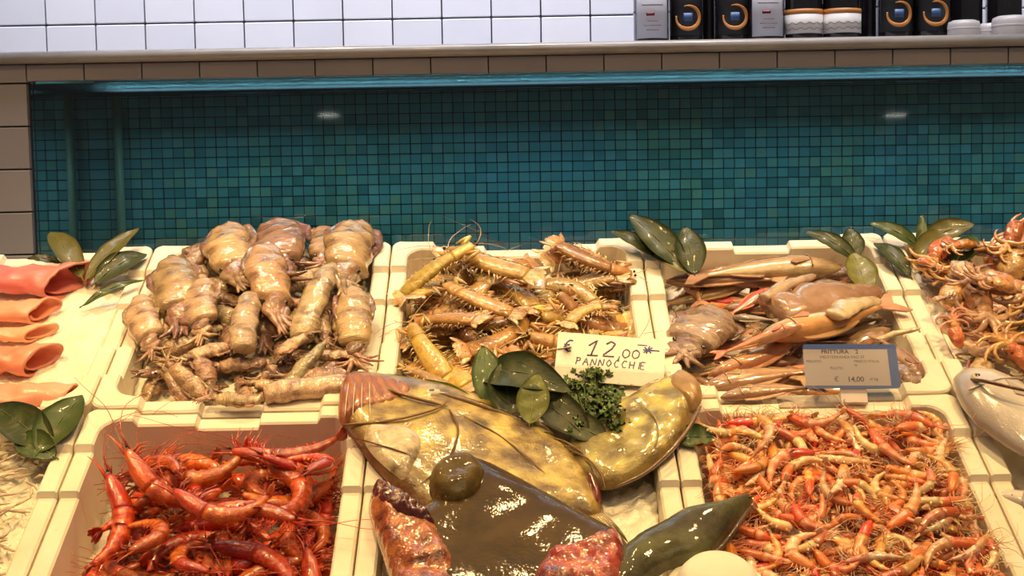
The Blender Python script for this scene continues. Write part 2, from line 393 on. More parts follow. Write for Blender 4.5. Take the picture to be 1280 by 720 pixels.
def surf_mat():
    n = NT('water_underside'); tl = n.n('ShaderNodeBsdfTranslucent'); tl.inputs[0].default_value = (.10, .13, .155, 1); gl = n.n('ShaderNodeBsdfGlossy'); gl.inputs[0].default_value = (.35, .45, .47, 1); gl.inputs['Roughness'].default_value = .4  # bluish body colour paints in the bright mirror reflection under the surface
    mx = n.n('ShaderNodeMixShader'); mx.inputs[0].default_value = .25; n.l(tl.outputs[0], mx.inputs[1]); n.l(gl.outputs[0], mx.inputs[2])
    tp = n.n('ShaderNodeBsdfTransparent'); tp.inputs[0].default_value = (.85, .97, 1, 1); m2 = n.n('ShaderNodeMixShader'); m2.inputs[0].default_value = .6
    n.l(mx.outputs[0], m2.inputs[1]); n.l(tp.outputs[0], m2.inputs[2]); n.l(m2.outputs[0], n.out.inputs[0]); return n.m
adopt(MB().add(*box(X0 + .002, XR - .012, YT + .022, YM - .006, WZ - .003, WZ - .001)).build('water_surface', surf_mat(), smooth=False), tank)
M_tube = NT('tank_fill_glow'); _e = M_tube.n('ShaderNodeEmission'); _e.inputs[0].default_value = (.65, .95, 1, 1); _e.inputs[1].default_value = 22.0; M_tube.l(_e.outputs[0], M_tube.out.inputs[0])
adopt(MB().add(*tube([(x, YT + .10, LZ0 - .012) for x in (X0 + .1, .3, XR - .1)], .008, n=10)).build('fill_tube', M_tube.m), tank)  # glowing tube added under the ledge to light the tank
# flat ceiling lamps far behind the camera, mirrored in the tank glass
M_lamp = NT('lamp_glow'); _e = M_lamp.n('ShaderNodeEmission'); _e.inputs[0].default_value = (1, .95, .85, 1); _e.inputs[1].default_value = 7.0; M_lamp.l(_e.outputs[0], M_lamp.out.inputs[0])
for px, lab in ((410, 'flat round shop lamp far behind the viewer, to the left'), (1121, 'flat round shop lamp far behind the viewer, to the right')):
    d = ray(px, 143); q = EYE + d * (22.5 / d.y); x, z = q.x, q.z
    L = bpy.data.objects.new('ceiling_lamp', None); COL.objects.link(L); L.location = (x, -17.5, z)
    tag(L, lab, 'lamp', 'shop ceiling lamps')
    adopt(MB().add(*lathe([(.02, .05), (.17, .045), (.18, .03), (.17, 0)], 20, L.location)).build('lamp_housing', M_marble), L)
    adopt(MB().add(*lathe([(.16, -.001), (.14, -.022), (.02, -.028)], 20, L.location)).build('diffuser', M_lamp.m), L)

# ------------------------------------------------------------------ DISPLAY COUNTER
M_steel = flat_mat('brushed_steel', (.45, .43, .40), .35, metal=.9)
cnt = bpy.data.objects.new('display_counter', None); COL.objects.link(cnt); cnt.location = (0, 1.9, 0)
tag(cnt, 'sloping steel display counter carrying the white foam crates', 'counter')
CB = .125
c_b0, c_b1 = -.52, .475
s = MB().add(*box(-1.3, 1.3, c_b0, c_b1, -CB - .025, -CB)).build('sloping_top', M_steel, smooth=False, M=MC)
s.parent = cnt; s.matrix_parent_inverse = Matrix.Translation(-cnt.location)
f0 = W(0, c_b0 + .02, -CB - .03); f1 = W(0, c_b1 - .03, -CB - .03)
v, f = rings([[(x, f0.y, 0), (x, f1.y, 0), (x, f1.y, f1.z), (x, f0.y, f0.z)] for x in (-1.27, 1.27)])
adopt(MB().add(v, f).build('cabinet', M_steel, smooth=False), cnt)

# ------------------------------------------------------------------ FOAM CRATES
def rrect(w, l, r, n=6):
    pts = []
    for cx, cy, a0 in ((w / 2 - r, l / 2 - r, 0), (-w / 2 + r, l / 2 - r, PI / 2), (-w / 2 + r, -l / 2 + r, PI), (w / 2 - r, -l / 2 + r, 3 * PI / 2)):
        pts += [(cx + r * math.cos(a0 + t), cy + r * math.sin(a0 + t)) for t in np.linspace(0, PI / 2, n)]
    return pts
def crate_mesh(w, l, H=.124, t=.026):
    # perimeter stations: per side, corner raised, shoulder, low middle; each step is two close stations
    HI, MID, LO = .013, .003, -.006
    st = []
    def side(length, prof):  # prof: [(dist from corner, height)]
        return prof
    r = .02
    base = []
    def pos_out(sx, q): pass
    cr_o = .016; cr_i = .03
    sides = [('+y', w), ('-x', l), ('-y', w), ('+x', l)]
    outs, ins, hs = [], [], []
    def emit(side, s, L, h, lean=0):
        # s: signed coordinate along the side from -L/2..L/2 in travel direction (counter-clockwise)
        for (W_, L_, rad, arr, off) in ((w, l, cr_o, outs, 0), (w - 2 * t, l - 2 * t, cr_i, ins, t)):
            e = (L / 2 - off - rad); q = max(-e, min(e, s))
            if side == '+y': arr.append((-q, L_ / 2))
            if side == '-x': arr.append((-W_ / 2, -q))
            if side == '-y': arr.append((q, -L_ / 2))
            if side == '+x': arr.append((W_ / 2, q))
        hs.append(h)
    for k, (sd, L) in enumerate(sides):
        c1, c2 = (.072, .15) if sd in ('+y', '-y') else (.085, .165)
        e = L / 2
        for s, h in ((-e + .017, HI), (-e + .045, HI), (-e + c1 - .006, HI), (-e + c1, MID), (-e + c2, MID), (-e + c2 + .004, LO), (-.03, LO), (.03, LO), (e - c2 - .004, LO), (e - c2, MID), (e - c1, MID), (e - c1 + .006, HI), (e - .045, HI), (e - .017, HI)):
            emit(sd, s, L, h)
        # rounded corner to the next side
        c = {'+y': (-1, 1, PI / 2), '-x': (-1, -1, PI), '-y': (1, -1, 3 * PI / 2), '+x': (1, 1, 0)}[sd]
        for tt in (.2, .4, .6, .8):
            a = c[2] + tt * PI / 2
            for (W_, L_, rad, arr) in ((w, l, cr_o, outs), (w - 2 * t, l - 2 * t, cr_i, ins)):
                arr.append((c[0] * (W_ / 2 - rad) + rad * math.cos(a), c[1] * (L_ / 2 - rad) + rad * math.sin(a)))
            hs.append(HI + .001)
    outs = np.array(outs); ins = np.array(ins); hs = np.array(hs); n = len(hs); ch = .0028
    def toward(a, b, d): u = b - a; u /= np.linalg.norm(u, axis=1)[:, None] + 1e-9; return a + u * d
    sc = np.array([.955, .965])
    lip = outs
    loops = [np.column_stack([outs * sc, np.full(n, -H)]),
             np.column_stack([outs * .985, hs * .0 - .03]), np.column_stack([outs, hs * 0 - .026]),
             np.column_stack([outs, hs - ch]), np.column_stack([toward(outs, ins, ch), hs]),
             np.column_stack([toward(ins, outs, ch), hs]), np.column_stack([ins, hs - ch]),
             np.column_stack([ins * .95, np.full(n, -H + .022)]), np.column_stack([ins * .90, np.full(n, -H + .016)])]
    v, f = rings([L.tolist() for L in loops], True, True)
    return MB().add(v, f)
COLX = [-.993, -.590, -.197, .213, .612, 1.014]
RW0, RW1 = .003, .457
FR0, FR1 = -.500, -.003
crates = {}
names = {('r', 0): 'white foam crate at far left of the rear row, under rolled pink fillets',
         ('r', 1): 'white foam crate in the rear row heaped with beige cuttlefish',
         ('r', 2): 'white foam crate in the rear row filled with yellow-brown mantis shrimps',
         ('r', 3): 'white foam crate in the rear row filled with mixed pink small fish',
         ('r', 4): 'white foam crate at far right of the rear row with orange octopuses',
         ('f', 0): 'white foam crate at far left of the front row with whitebait',
         ('f', 1): 'white foam crate in the front row holding large red prawns',
         ('f', 2): 'white foam crate in the middle of the front row under the big fish',
         ('f', 3): 'white foam crate in the front row heaped with small orange shrimps',
         ('f', 4): 'white foam crate at far right of the front row with a silver fish'}
for key, lab in names.items():
    row, i = key; a0, a1 = COLX[i] + .0015, COLX[i + 1] - .0015; b0, b1 = (RW0, RW1) if row == 'r' else (FR0, FR1)
    mbc = crate_mesh(a1 - a0, b1 - b0)
    o = mbc.build('foam_crate', M_foam, smooth=False, M=MC @ Matrix.Translation(((a0 + a1) / 2, (b0 + b1) / 2, 0)))
    for p in o.data.polygons: p.use_smooth = False
    tag(o, lab, 'crate', 'white foam fish crates'); crates[key] = (a0 + .03, a1 - .03, b0 + .03, b1 - .03)

# ------------------------------------------------------------------ HEAPS: things dropped one by one on a height field of the crate
def ordinal(k): return {1: 'first', 2: 'second', 3: 'third', 4: 'fourth', 5: 'fifth', 6: 'sixth', 7: 'seventh', 8: 'eighth', 9: 'ninth', 10: 'tenth', 11: 'eleventh', 12: 'twelfth'}.get(k, str(k) + 'th')
class Heap:
    R = .004
    def __init__(s, key, base, m=.06):
        a0, a1, b0, b1 = crates[key]; s.box = (a0, a1, b0, b1); s.o = (a0 - m, b0 - m)
        nx, ny = int((a1 - a0 + 2 * m) / s.R), int((b1 - b0 + 2 * m) / s.R)
        A = s.o[0] + (np.arange(nx) + .5) * s.R; B = s.o[1] + (np.arange(ny) + .5) * s.R
        AA, BB = np.meshgrid(A, B, indexing='ij'); U = (AA - a0) / (a1 - a0); V = (BB - b0) / (b1 - b0)
        s.H = np.vectorize(base)(U, V).astype(float); s.base = base
        out = (AA < a0) | (AA > a1) | (BB < b0) | (BB > b1); s.H[out] = np.maximum(s.H[out], .004); s.n = s.H.shape; s.own = -np.ones(s.n, int); s.items = []
    def idx(s, p):
        i = np.clip(((p[:, 0] - s.o[0]) / s.R).astype(int), 0, s.n[0] - 1); j = np.clip(((p[:, 1] - s.o[1]) / s.R).astype(int), 0, s.n[1] - 1)
        return i, j
    def at(s, a, b): i, j = s.idx(np.array([[a, b]])); i, j = i[0], j[0]; return s.H[max(0, i - 2):i + 3, max(0, j - 2):j + 3].mean()
    def fit(s, pts, a, b, yaw, scale, roll=0., keep=True, pmax=.45, inset=0.):
        L = (pts[:, 0].max() - pts[:, 0].min()) * scale * .38; c, sn = math.cos(yaw), math.sin(yaw)
        dz = s.at(a + c * L, b + sn * L) - s.at(a - c * L, b - sn * L); pitch = -max(-pmax, min(pmax, math.atan2(dz, 2 * L)))
        R = np.array((Matrix.Rotation(yaw, 3, 'Z') @ Matrix.Rotation(pitch, 3, 'Y') @ Matrix.Rotation(roll, 3, 'X')))
        q = pts @ R.T * scale
        if keep:
            a0, a1, b0, b1 = s.box; lo = q[:, :2].min(0); hi = q[:, :2].max(0)
            a = min(max(a, a0 + inset - lo[0]), a1 - inset - hi[0]); b = min(max(b, b0 + inset - lo[1]), b1 - inset - hi[1])
        q[:, 0] += a; q[:, 1] += b; i, j = s.idx(q); z = (s.H[i, j] - q[:, 2])
        return np.percentile(z, 99.0), q, i, j, a, b, pitch
    def drop(s, pr, a, b, yaw, scale=1., roll=0., sink=.003, cand=None, keep=True, pmax=.45, inset=0.):
        pts = pr.cloud(); best = None
        for (aa, bb, yy) in ([(a, b, yaw)] if cand is None else cand):
            r = s.fit(pts, aa, bb, yy, scale, roll, keep, pmax, inset)
            if best is None or r[0] < best[0][0]: best = (r, yy)
        (z, q, i, j, a, b, pitch), yaw = best; z -= sink
        zz = q[:, 2] + z; top = zz > s.H[i, j] + .0005; np.maximum.at(s.H, (i, j), zz); s.own[i[top], j[top]] = len(s.items)
        s.items.append([None, len(set(zip(i.tolist(), j.tolist()))), a, b])
        return MC @ Matrix.Translation((a, b, z)) @ Matrix.Rotation(yaw, 4, 'Z') @ Matrix.Rotation(pitch, 4, 'Y') @ Matrix.Rotation(roll, 4, 'X') @ Matrix.Scale(scale, 4)
    def reg(s, o, auto=None): s.items[-1][0] = o; s.items[-1] += [auto]
    def finish(s, what, where, bands=3, keep=.12, adj=None):
        """what lies wholly beneath is left out; the rest is told apart by its place in the heap"""
        left = []
        for k, it in enumerate(s.items):
            if it[0] is None or it[4] is None: continue
            if (s.own == k).sum() < keep * it[1]:
                for c in list(it[0].children_recursive): bpy.data.objects.remove(c)
                bpy.data.objects.remove(it[0])
            else: left.append(it)
        b0, b1 = s.box[2], s.box[3]; nm = {3: ['front', 'middle', 'rear'], 5: ['front', 'second', 'middle', 'fourth', 'rear'], 2: ['front', 'rear']}[bands]
        for j in range(bands):
            row = sorted([it for it in left if min(bands - 1, max(0, int((it[3] - b0) / (b1 - b0) * bands))) == j], key=lambda it: it[2]); m = len(row)
            for k, it in enumerate(row):
                r = k if k < m / 2 else m - 1 - k; sd = 'left' if k < m / 2 else 'right'
                word = 'at the far ' + sd if r == 0 else ordinal(r + 1) + ' from ' + sd
                it[0]['label'] = it[4] + ' ' + word + ', ' + (nm[j] + ' part of ' if bands < 5 else nm[j] + ' row of ') + where
    def rand(s, k, yaws=None):
        a0, a1, b0, b1 = s.box
        return [(random.uniform(a0, a1), random.uniform(b0, b1), random.uniform(0, 2 * PI) if yaws is None else random.gauss(*random.choice(yaws))) for _ in range(k)]
def ice_bed(key, base, label, name='crushed_ice', mat=None, rough=.003, n=46):
    a0, a1, b0, b1 = crates[key]; g = .004; a0 -= g; a1 += g; b0 -= g; b1 += g
    v = []; f = []
    for j in range(n):
        for i in range(n):
            u, w_ = i / (n - 1), j / (n - 1); sh = .96
            a = (a0 + a1) / 2 + (u - .5) * (a1 - a0); b = (b0 + b1) / 2 + (w_ - .5) * (b1 - b0)
            v.append((a, b, base(u, w_) + rng.normal() * rough))
    for j in range(n - 1):
        for i in range(n - 1): k = j * n + i; f.append((k, k + 1, k + n + 1, k + n))
    m = n * n; ring = [i for i in range(n)] + [j * n + n - 1 for j in range(1, n)] + [(n - 1) * n + i for i in range(n - 2, -1, -1)] + [j * n for j in range(n - 2, 0, -1)]
    for k in ring: x = v[k]; v.append((x[0], x[1], -.106))
    L = len(ring)
    for k in range(L): j = (k + 1) % L; f.append((ring[j], ring[k], m + k, m + j))
    f.append(tuple(m + k for k in range(L)))
    # the walls taper inwards towards the bottom
    ca, cb = (a0 + a1) / 2, (b0 + b1) / 2
    v = [(ca + (p[0] - ca) * (1 + .62 * min(0, p[2])), cb + (p[1] - cb) * (1 + .55 * min(0, p[2])), p[2]) for p in v]
    o = MB().add(v, f).build(name, mat or M_ice, M=MC); tag(o, label, 'ice', None, 'stuff'); return o

# ------------------------------------------------------------------ ANIMAL BUILDERS (head towards +x)
def arc(n, L, turn, start=0., bend0=.35, bend1=.9):
    """points along a spine that starts straight and then curls; heading -x"""
    p = [np.zeros(2)]; a = PI + start; ds = L / (n - 1); A = [a]
    for i in range(1, n):
        s = i / (n - 1); k = turn / (bend1 - bend0) / (n - 1) if bend0 < s < bend1 else 0
        a += k; p.append(p[-1] + ds * np.array([math.cos(a), math.sin(a)])); A.append(a)
    return np.array(p), np.array(A)
def prawn(L, curl, c_head, c_body, c_band, mat, name='prawn', rich=True, fat=1., seed=0):
    rr = random.Random(seed); n = 30 if rich else 18; p, A = arc(n, L, curl, 0, .30, .92)
    s = np.linspace(0, 1, n); R = L * .088 * fat
    prof = np.interp(s, [0, .05, .18, .34, .42, .6, .8, .93, 1], [.30, .55, .92, 1, .95, .82, .58, .40, .26])
    seg = np.where(s > .38, 1 + .22 * (((s - .38) / .093) % 1) - .05, 1.0); r = R * prof * seg
    col = np.array([np.array(c_head) if q < .38 else np.array(c_body) * (1 - ((q - .38) / .093 % 1 > .66)) + np.array(c_band) * ((q - .38) / .093 % 1 > .66) for q in s])
    P3_ = np.column_stack([p, np.zeros(n)])
    ctr = (P3_.max(0) + P3_.min(0)) / 2; P3_ -= ctr
    nn = 10 if rich else 7; iC = np.argmax(s > .36)
    v, f = tube(P3_[:iC + 1], r[:iC + 1], r[:iC + 1] * .78, nn); cc = np.repeat(col[:iC + 1], nn, 0)
    v2, f2 = tube(P3_[iC:], r[iC:] * 1.04, r[iC:] * .80, nn); cc2 = np.repeat(col[iC:], nn, 0)
    side = np.column_stack([-np.sin(A), np.cos(A)])   # ventral side lies towards the inside of the curl
    ven = lambda i: np.array([side[i][0], side[i][1], 0.])
    pr = Proto(name)
    # rostrum belongs to the carapace
    car = MB().add(v, f, cc); h0 = P3_[0]; fwd = -np.array([math.cos(A[0]), math.sin(A[0]), 0])
    dor = -ven(0)
    rp = [h0 + dor * R * .25 - fwd * R * .8, h0 + fwd * L * .07 + dor * R * .42, h0 + fwd * L * .15 + dor * R * .65, h0 + fwd * L * .23 + dor * R * 1.1]
    car.add(*tube(rp, [R * .24, R * .17, R * .10, R * .02], [R * .14, R * .09, R * .05, R * .02], 5), c_head)
    pr.part('carapace', car, mat, collide=True)
    ab = MB().add(v2, f2, cc2); node = pr.part('abdomen', ab, mat, collide=True)
    # tail fan: five blades
    tf = MB(); e = P3_[-1]; T = np.array([math.cos(A[-1]), math.sin(A[-1]), 0]); S = np.array([0, 0, 1.]); V = ven(-1)
    for k, sp in enumerate((-1, -.5, 0, .5, 1)):
        d = T + S * sp * .55 + V * .15 * abs(sp); d /= np.linalg.norm(d); bl = L * (.15 if k != 2 else .12)
        q = [e - T * R * .2 + d * bl * t for t in (0, .35, .7, 1)]
        tf.add(*tube(q, [R * .12, R * .34, R * .36, R * .12], [R * .06, R * .07, R * .05, R * .02], 6, up=np.cross(d, S + V * .3)), c_band if k != 2 else c_body)
    pr.part('tail_fan', tf, mat)
    lg = MB(); nl = 7 if rich else 6
    for k in range(nl):
        i = int(n * (.06 + .27 * k / nl)); b = P3_[i] + ven(i) * r[i] * .8
        for sg in (-1, 1):
            ln = L * (rr.uniform(.13, .24) if rich else rr.uniform(.16, .36)); dd = ven(i) + fwd * rr.uniform(-.2, .9) + S * sg * rr.uniform(.1, .45); dd /= np.linalg.norm(dd)
            kn = b + dd * ln * .5; d2 = dd - fwd * rr.uniform(.2, 1.1); d2 /= np.linalg.norm(d2)
            lg.add(*tube([b, kn, kn + d2 * ln * .55], [R * (.10 if rich else .13), R * .085, R * .025], None, 4), (np.array(c_head) if rich else np.array(c_band)) * rr.uniform(.75, 1.15))
    for k in range(5):
        i = min(n - 1, int(n * (.43 + .46 * k / 5))); b = P3_[i] + ven(i) * r[i] * .7; ln = L * .06; dd = ven(i) * 1. - T * .3; dd /= np.linalg.norm(dd)
        lg.add(*tube([b, b + dd * ln * .6, b + dd * ln], [R * .16, R * .2, R * .04], [R * .3, R * .28, R * .05], 5), c_band)
    pr.part('legs', lg, mat, kind='stuff')
    an = MB()
    for sg in ((-1, 1) if rich else (-1, .6)):
        q = h0 + fwd * R * .4 + S * sg * R * .3; pts = [q]; a = math.atan2(fwd[1], fwd[0]) + rr.uniform(-.5, .5); z = 0
        al = L * (rr.uniform(.7, 1.2) if rich else rr.uniform(.6, 1.1)); m = 9
        bend = rr.uniform(-.32, .32)
        for t in range(m): a += bend; z = .0025 * math.sin(t + sg); pts.append(pts[-1] + np.array([math.cos(a), math.sin(a), 0]) * al / m + np.array([0, 0, z]))
        an.add(*tube(pts, np.linspace(R * (.055 if rich else .08), R * .02, m + 1), None, 3), np.array(c_head) * 1.1 if rich else np.array(c_band))
    if rich:
        for k in range(5):
            dd = fwd + S * rr.uniform(-.4, .4) + V * rr.uniform(-.2, .5); q = h0 - dor * R * .3
            an.add(*tube([q, q + dd * L * .07, q + dd * L * .14], [R * .09, R * .06, R * .015], None, 4), c_head)
    pr.part('antennae', an, mat, kind='stuff')
    if rich:
        for sg in (-1, 1):
            pr.part('eye', MB().add(*ball(h0 + fwd * R * .18 + S * sg * R * .42 + dor * R * .05, R * .17, 7, 5)), M_eye)
    return pr
def mantis(L, bend, cols, seed=0, belly=False):
    rr = random.Random(seed); n = 34; p, A = arc(n, L, bend, -bend / 2, .1, .95); s = np.linspace(0, 1, n)
    P_ = np.column_stack([p, .004 * np.sin(s * PI)]); P_ -= (P_.max(0) + P_.min(0)) / 2; P_[:, 2] += 0.008
    Wd = L * .125; seg = 1 + .12 * ((s * 11) % 1) - .05; w = Wd * np.interp(s, [0, .08, .22, .3, .6, .85, 1], [.45, .7, .85, .78, .98, 1.05, .8]) * seg
    h = Wd * .46 * np.interp(s, [0, .1, .5, .9, 1], [.6, .9, 1.05, .95, .5]) * seg
    c1, c2, c3 = map(np.array, cols); col = np.array([c2 if (q * 11 % 1) > .72 else c1 for q in s]); nn = 10
    i0 = 9
    pr = Proto('mantis_shrimp'); v, f = tube(P_[:i0 + 1], w[:i0 + 1], h[:i0 + 1], nn)
    car = MB().add(v, f, np.repeat(col[:i0 + 1] * 1.05, nn, 0)); pr.part('carapace', car, M_mantis, collide=True)
    v, f = tube(P_[i0:], w[i0:] * 1.02, h[i0:], nn); ab = MB().add(v, f, np.repeat(col[i0:], nn, 0)); pr.part('abdomen', ab, M_mantis, collide=True)
    T = np.array([math.cos(A[-1]), math.sin(A[-1]), 0]); S = np.array([-T[1], T[0], 0]); e = P_[-1]
    t = MB(); pol = [(0, .8), (.5, 1.05), (1.0, 1.0), (1.35, .75), (1.5, .45), (1.3, .3), (1.55, .12), (1.35, 0)]; pol = pol + [(x, -y) for x, y in pol[-2::-1]]
    pol = np.array(pol) * Wd; V, F, d = inflate(pol, Wd * .22, Wd * .5, Wd * .25)
    V = np.array([e + T * (q[0] - Wd * .1) + S * q[1] + np.array([0, 0, q[2]]) for q in V]); t.add(V, F, c2); tn = pr.part('tail_plate', t, M_mantis)
    sp = MB()
    for sg in (-1, 1): sp.add(*ball(e + T * Wd * .5 + S * sg * Wd * .42 + np.array([0, 0, Wd * .17]), Wd * .17, 8, 5, (1, 1, .35)), (.10, .01, .05))
    pr.part('tail_spots', sp, M_mantis, parent=tn)
    for sg in (-1, 1):   # side lobes of the tail
        d = T + S * sg * .8; d /= np.linalg.norm(d); q = e + S * sg * Wd * .6
        t2 = MB().add(*tube([q, q + d * Wd * .6, q + d * Wd * 1.2, q + d * Wd * 1.6], [Wd * .12, Wd * .32, Wd * .26, Wd * .05], Wd * .06, 6), c3); pr.part('tail_lobe', t2, M_mantis)
    fwd = -np.array([math.cos(A[0]), math.sin(A[0]), 0]); Sd = np.array([-fwd[1], fwd[0], 0]); h0 = P_[0]
    for sg in (-1, 1):   # raptorial claws folded beside the head
        q = P_[4] + Sd * sg * Wd * .7; k = q + fwd * Wd * 1.2 + Sd * sg * Wd * .7; g = k - fwd * Wd * 1.6 + Sd * sg * Wd * .25
        pr.part('claw', MB().add(*tube([q, (q + k) / 2, k], [Wd * .16, Wd * .22, Wd * .14], None, 6), c1).add(*tube([k, (g + k) / 2, g], [Wd * .15, Wd * .19, Wd * .04], None, 6), c2), M_mantis)
        pr.part('eye', MB().add(*ball(h0 + fwd * Wd * .35 + Sd * sg * Wd * .3 + np.array([0, 0, .001]), Wd * .15, 6, 5), (.2, .15, .1)), M_eye)
    lg = MB()
    for k in range(15):
        i = 4 + int((n - 8) * k / 15); 
        for sg in (-1, 1):
            Tt = np.array([math.cos(A[i]), math.sin(A[i]), 0]); Ss = np.array([-Tt[1], Tt[0], 0]); q = P_[i] + Ss * sg * w[i] * .85 - np.array([0, 0, h[i] * .4])
            d = Ss * sg + Tt * rr.uniform(-.2, .9); z = np.array([0, 0, rr.uniform(.0, .006)]); ln = Wd * rr.uniform(.5, 1.0)
            lg.add(*tube([q, q + d * ln * .5 + z, q + d * ln + z * .3], [Wd * .10, Wd * .09, Wd * .02], None, 4), c3 * rr.uniform(.7, 1.2))
    for sg in (-1, 1):
        q = h0 + fwd * Wd * .3; a = math.atan2(fwd[1], fwd[0]) + sg * .5; pts = [q]
        for t_ in range(7): a += sg * rr.uniform(0, .3); pts.append(pts[-1] + np.array([math.cos(a), math.sin(a), 0]) * L * .08)
        lg.add(*tube(pts, np.linspace(.0009, .0003, 8), None, 3), c3)
    pr.part('legs', lg, M_mantis, kind='stuff')
    return pr
def cuttle(L, cols, arms=True, fat=1., bend=.0, seed=0, name='cuttlefish', mat=None, fins=True, pointed=False):
    """mantle tip at +x, head and arms at -x"""
    rr = random.Random(seed); mat = mat or M_cuttle; c1, c2, c3 = map(np.array, cols); n = 20; Lm = L * .66 if arms else L
    s = np.linspace(0, 1, n); x = L / 2 - s * Lm; y = bend * np.sin(s * PI * .9) * L
    Wd = L * .15 * fat; w = Wd * np.interp(s, [0, .04, .14, .35, .6, .85, 1], [.04, .22, .55, .9, 1, .92, .78] if pointed else [.10, .42, .72, .95, 1, .92, .8])
    nn = 14; P_ = np.column_stack([x, y, np.zeros(n)]); v, f = tube(P_, w, w * .62, nn)
    v = wob(v, Wd * .07, 95, seed); v = wob(v, Wd * .034, 280, seed + 2)
    t = np.repeat(s, nn)[:, None]; cc = c2 * np.clip(1 - t * 4, 0, 1) + c1 * (1 - np.clip(1 - t * 4, 0, 1))
    pr = Proto(name); pr.part('mantle', MB().add(v, f, cc), mat, collide=True)
    if fins:
        for sg in (-1, 1):
            q = []; m = 9
            for k in range(m):
                t_ = k / (m - 1); i = int(t_ * .62 * (n - 1)) + 1; o = P_[i] + np.array([0, sg * w[i] * .86, -.001])
                wd = Wd * .42 * math.sin(PI * min(1, t_ * .95 + .08)) ** .7; q.append([o, o + np.array([0, sg * wd * .6, .001 * math.sin(k * 2.1)]), o + np.array([0, sg * wd, .0025 * math.sin(k * 1.7 + seed)])])
            up_ = [[a + np.array([0, 0, .0011]) for a in r_] + [a - np.array([0, 0, .0006]) for a in reversed(r_)] for r_ in q]
            v, f = rings(up_); pr.part('fin', MB().add(v, f, c2 * .9), mat)
    if arms:
        e = np.array([x[-1], y[-1], 0.]); hd = e + np.array([-L * .055, 0, 0])
        v, f = ball(hd, Wd * .55, 12, 8, (1.5, 1.0, .75)); pr.part('head', MB().add(wob(v, .0014, 200, seed), f, c3), mat, collide=True)
        for sg in (-1, 1): pr.part('eye', MB().add(*ball(hd + np.array([0, sg * Wd * .50, Wd * .16]), Wd * .10, 8, 6)), M_eye)
        am = MB(); cl = []
        for k in range(8):
            a = PI + (k - 3.5) * .12; pz = 0; pts = [hd + np.array([-Wd * .35, (k - 3.5) * Wd * .13, 0])]; bd = rr.uniform(-.28, .28)
            ln = L * rr.uniform(.2, .30)
            for t_ in range(6): a += bd; pz = rr.uniform(-.0012, .0015); pts.append(pts[-1] + np.array([math.cos(a), math.sin(a), 0]) * ln / 6 + np.array([0, 0, pz]))
            v, f = tube(pts, np.linspace(Wd * .24, Wd * .05, 7), None, 6); am.add(v, f, c3 * rr.uniform(.85, 1.1)); 
        pr.part('arms', am, mat, kind='stuff', collide=True)
    return pr
def octopus(R, cols, seed=0):
    rr = random.Random(seed); c1, c2 = map(np.array, cols); pr = Proto('small_octopus')
    v, f = ball((R * .8, 0, 0), R, 18, 12, (1.45, .85, .55)); pr.part('mantle', MB().add(wob(wob(v, R * .10, 1.8 / R, seed), R * .04, 5 / R, seed + 1), f, c1), M_octo, collide=True)
    v, f = ball((-R * .35, 0, 0), R * .62, 10, 7, (1, 1, .75)); pr.part('head', MB().add(v, f, c1 * .9), M_octo, collide=True)
    for sg in (-1, 1): pr.part('eye', MB().add(*ball((-R * .3, sg * R * .48, R * .22), R * .09, 7, 5)), M_eye)
    am = MB()
    for k in range(8):
        a = PI + (k - 3.5) * .34; pts = [np.array([-R * .6, (k - 3.5) * R * .12, 0])]; bd = rr.choice((-1, 1)) * rr.uniform(.1, .42); ln = R * rr.uniform(2.2, 3.2)
        for t_ in range(9): a += bd * (.5 + t_ * .12); pts.append(pts[-1] + np.array([math.cos(a), math.sin(a), 0]) * ln / 9 + np.array([0, 0, rr.uniform(-.0015, .002)]))
        am.add(*tube(pts, np.linspace(R * .32, R * .07, 10), None, 7), c2 * rr.uniform(.8, 1.15))
    pr.part('arms', am, M_octo, kind='stuff', collide=True); return pr
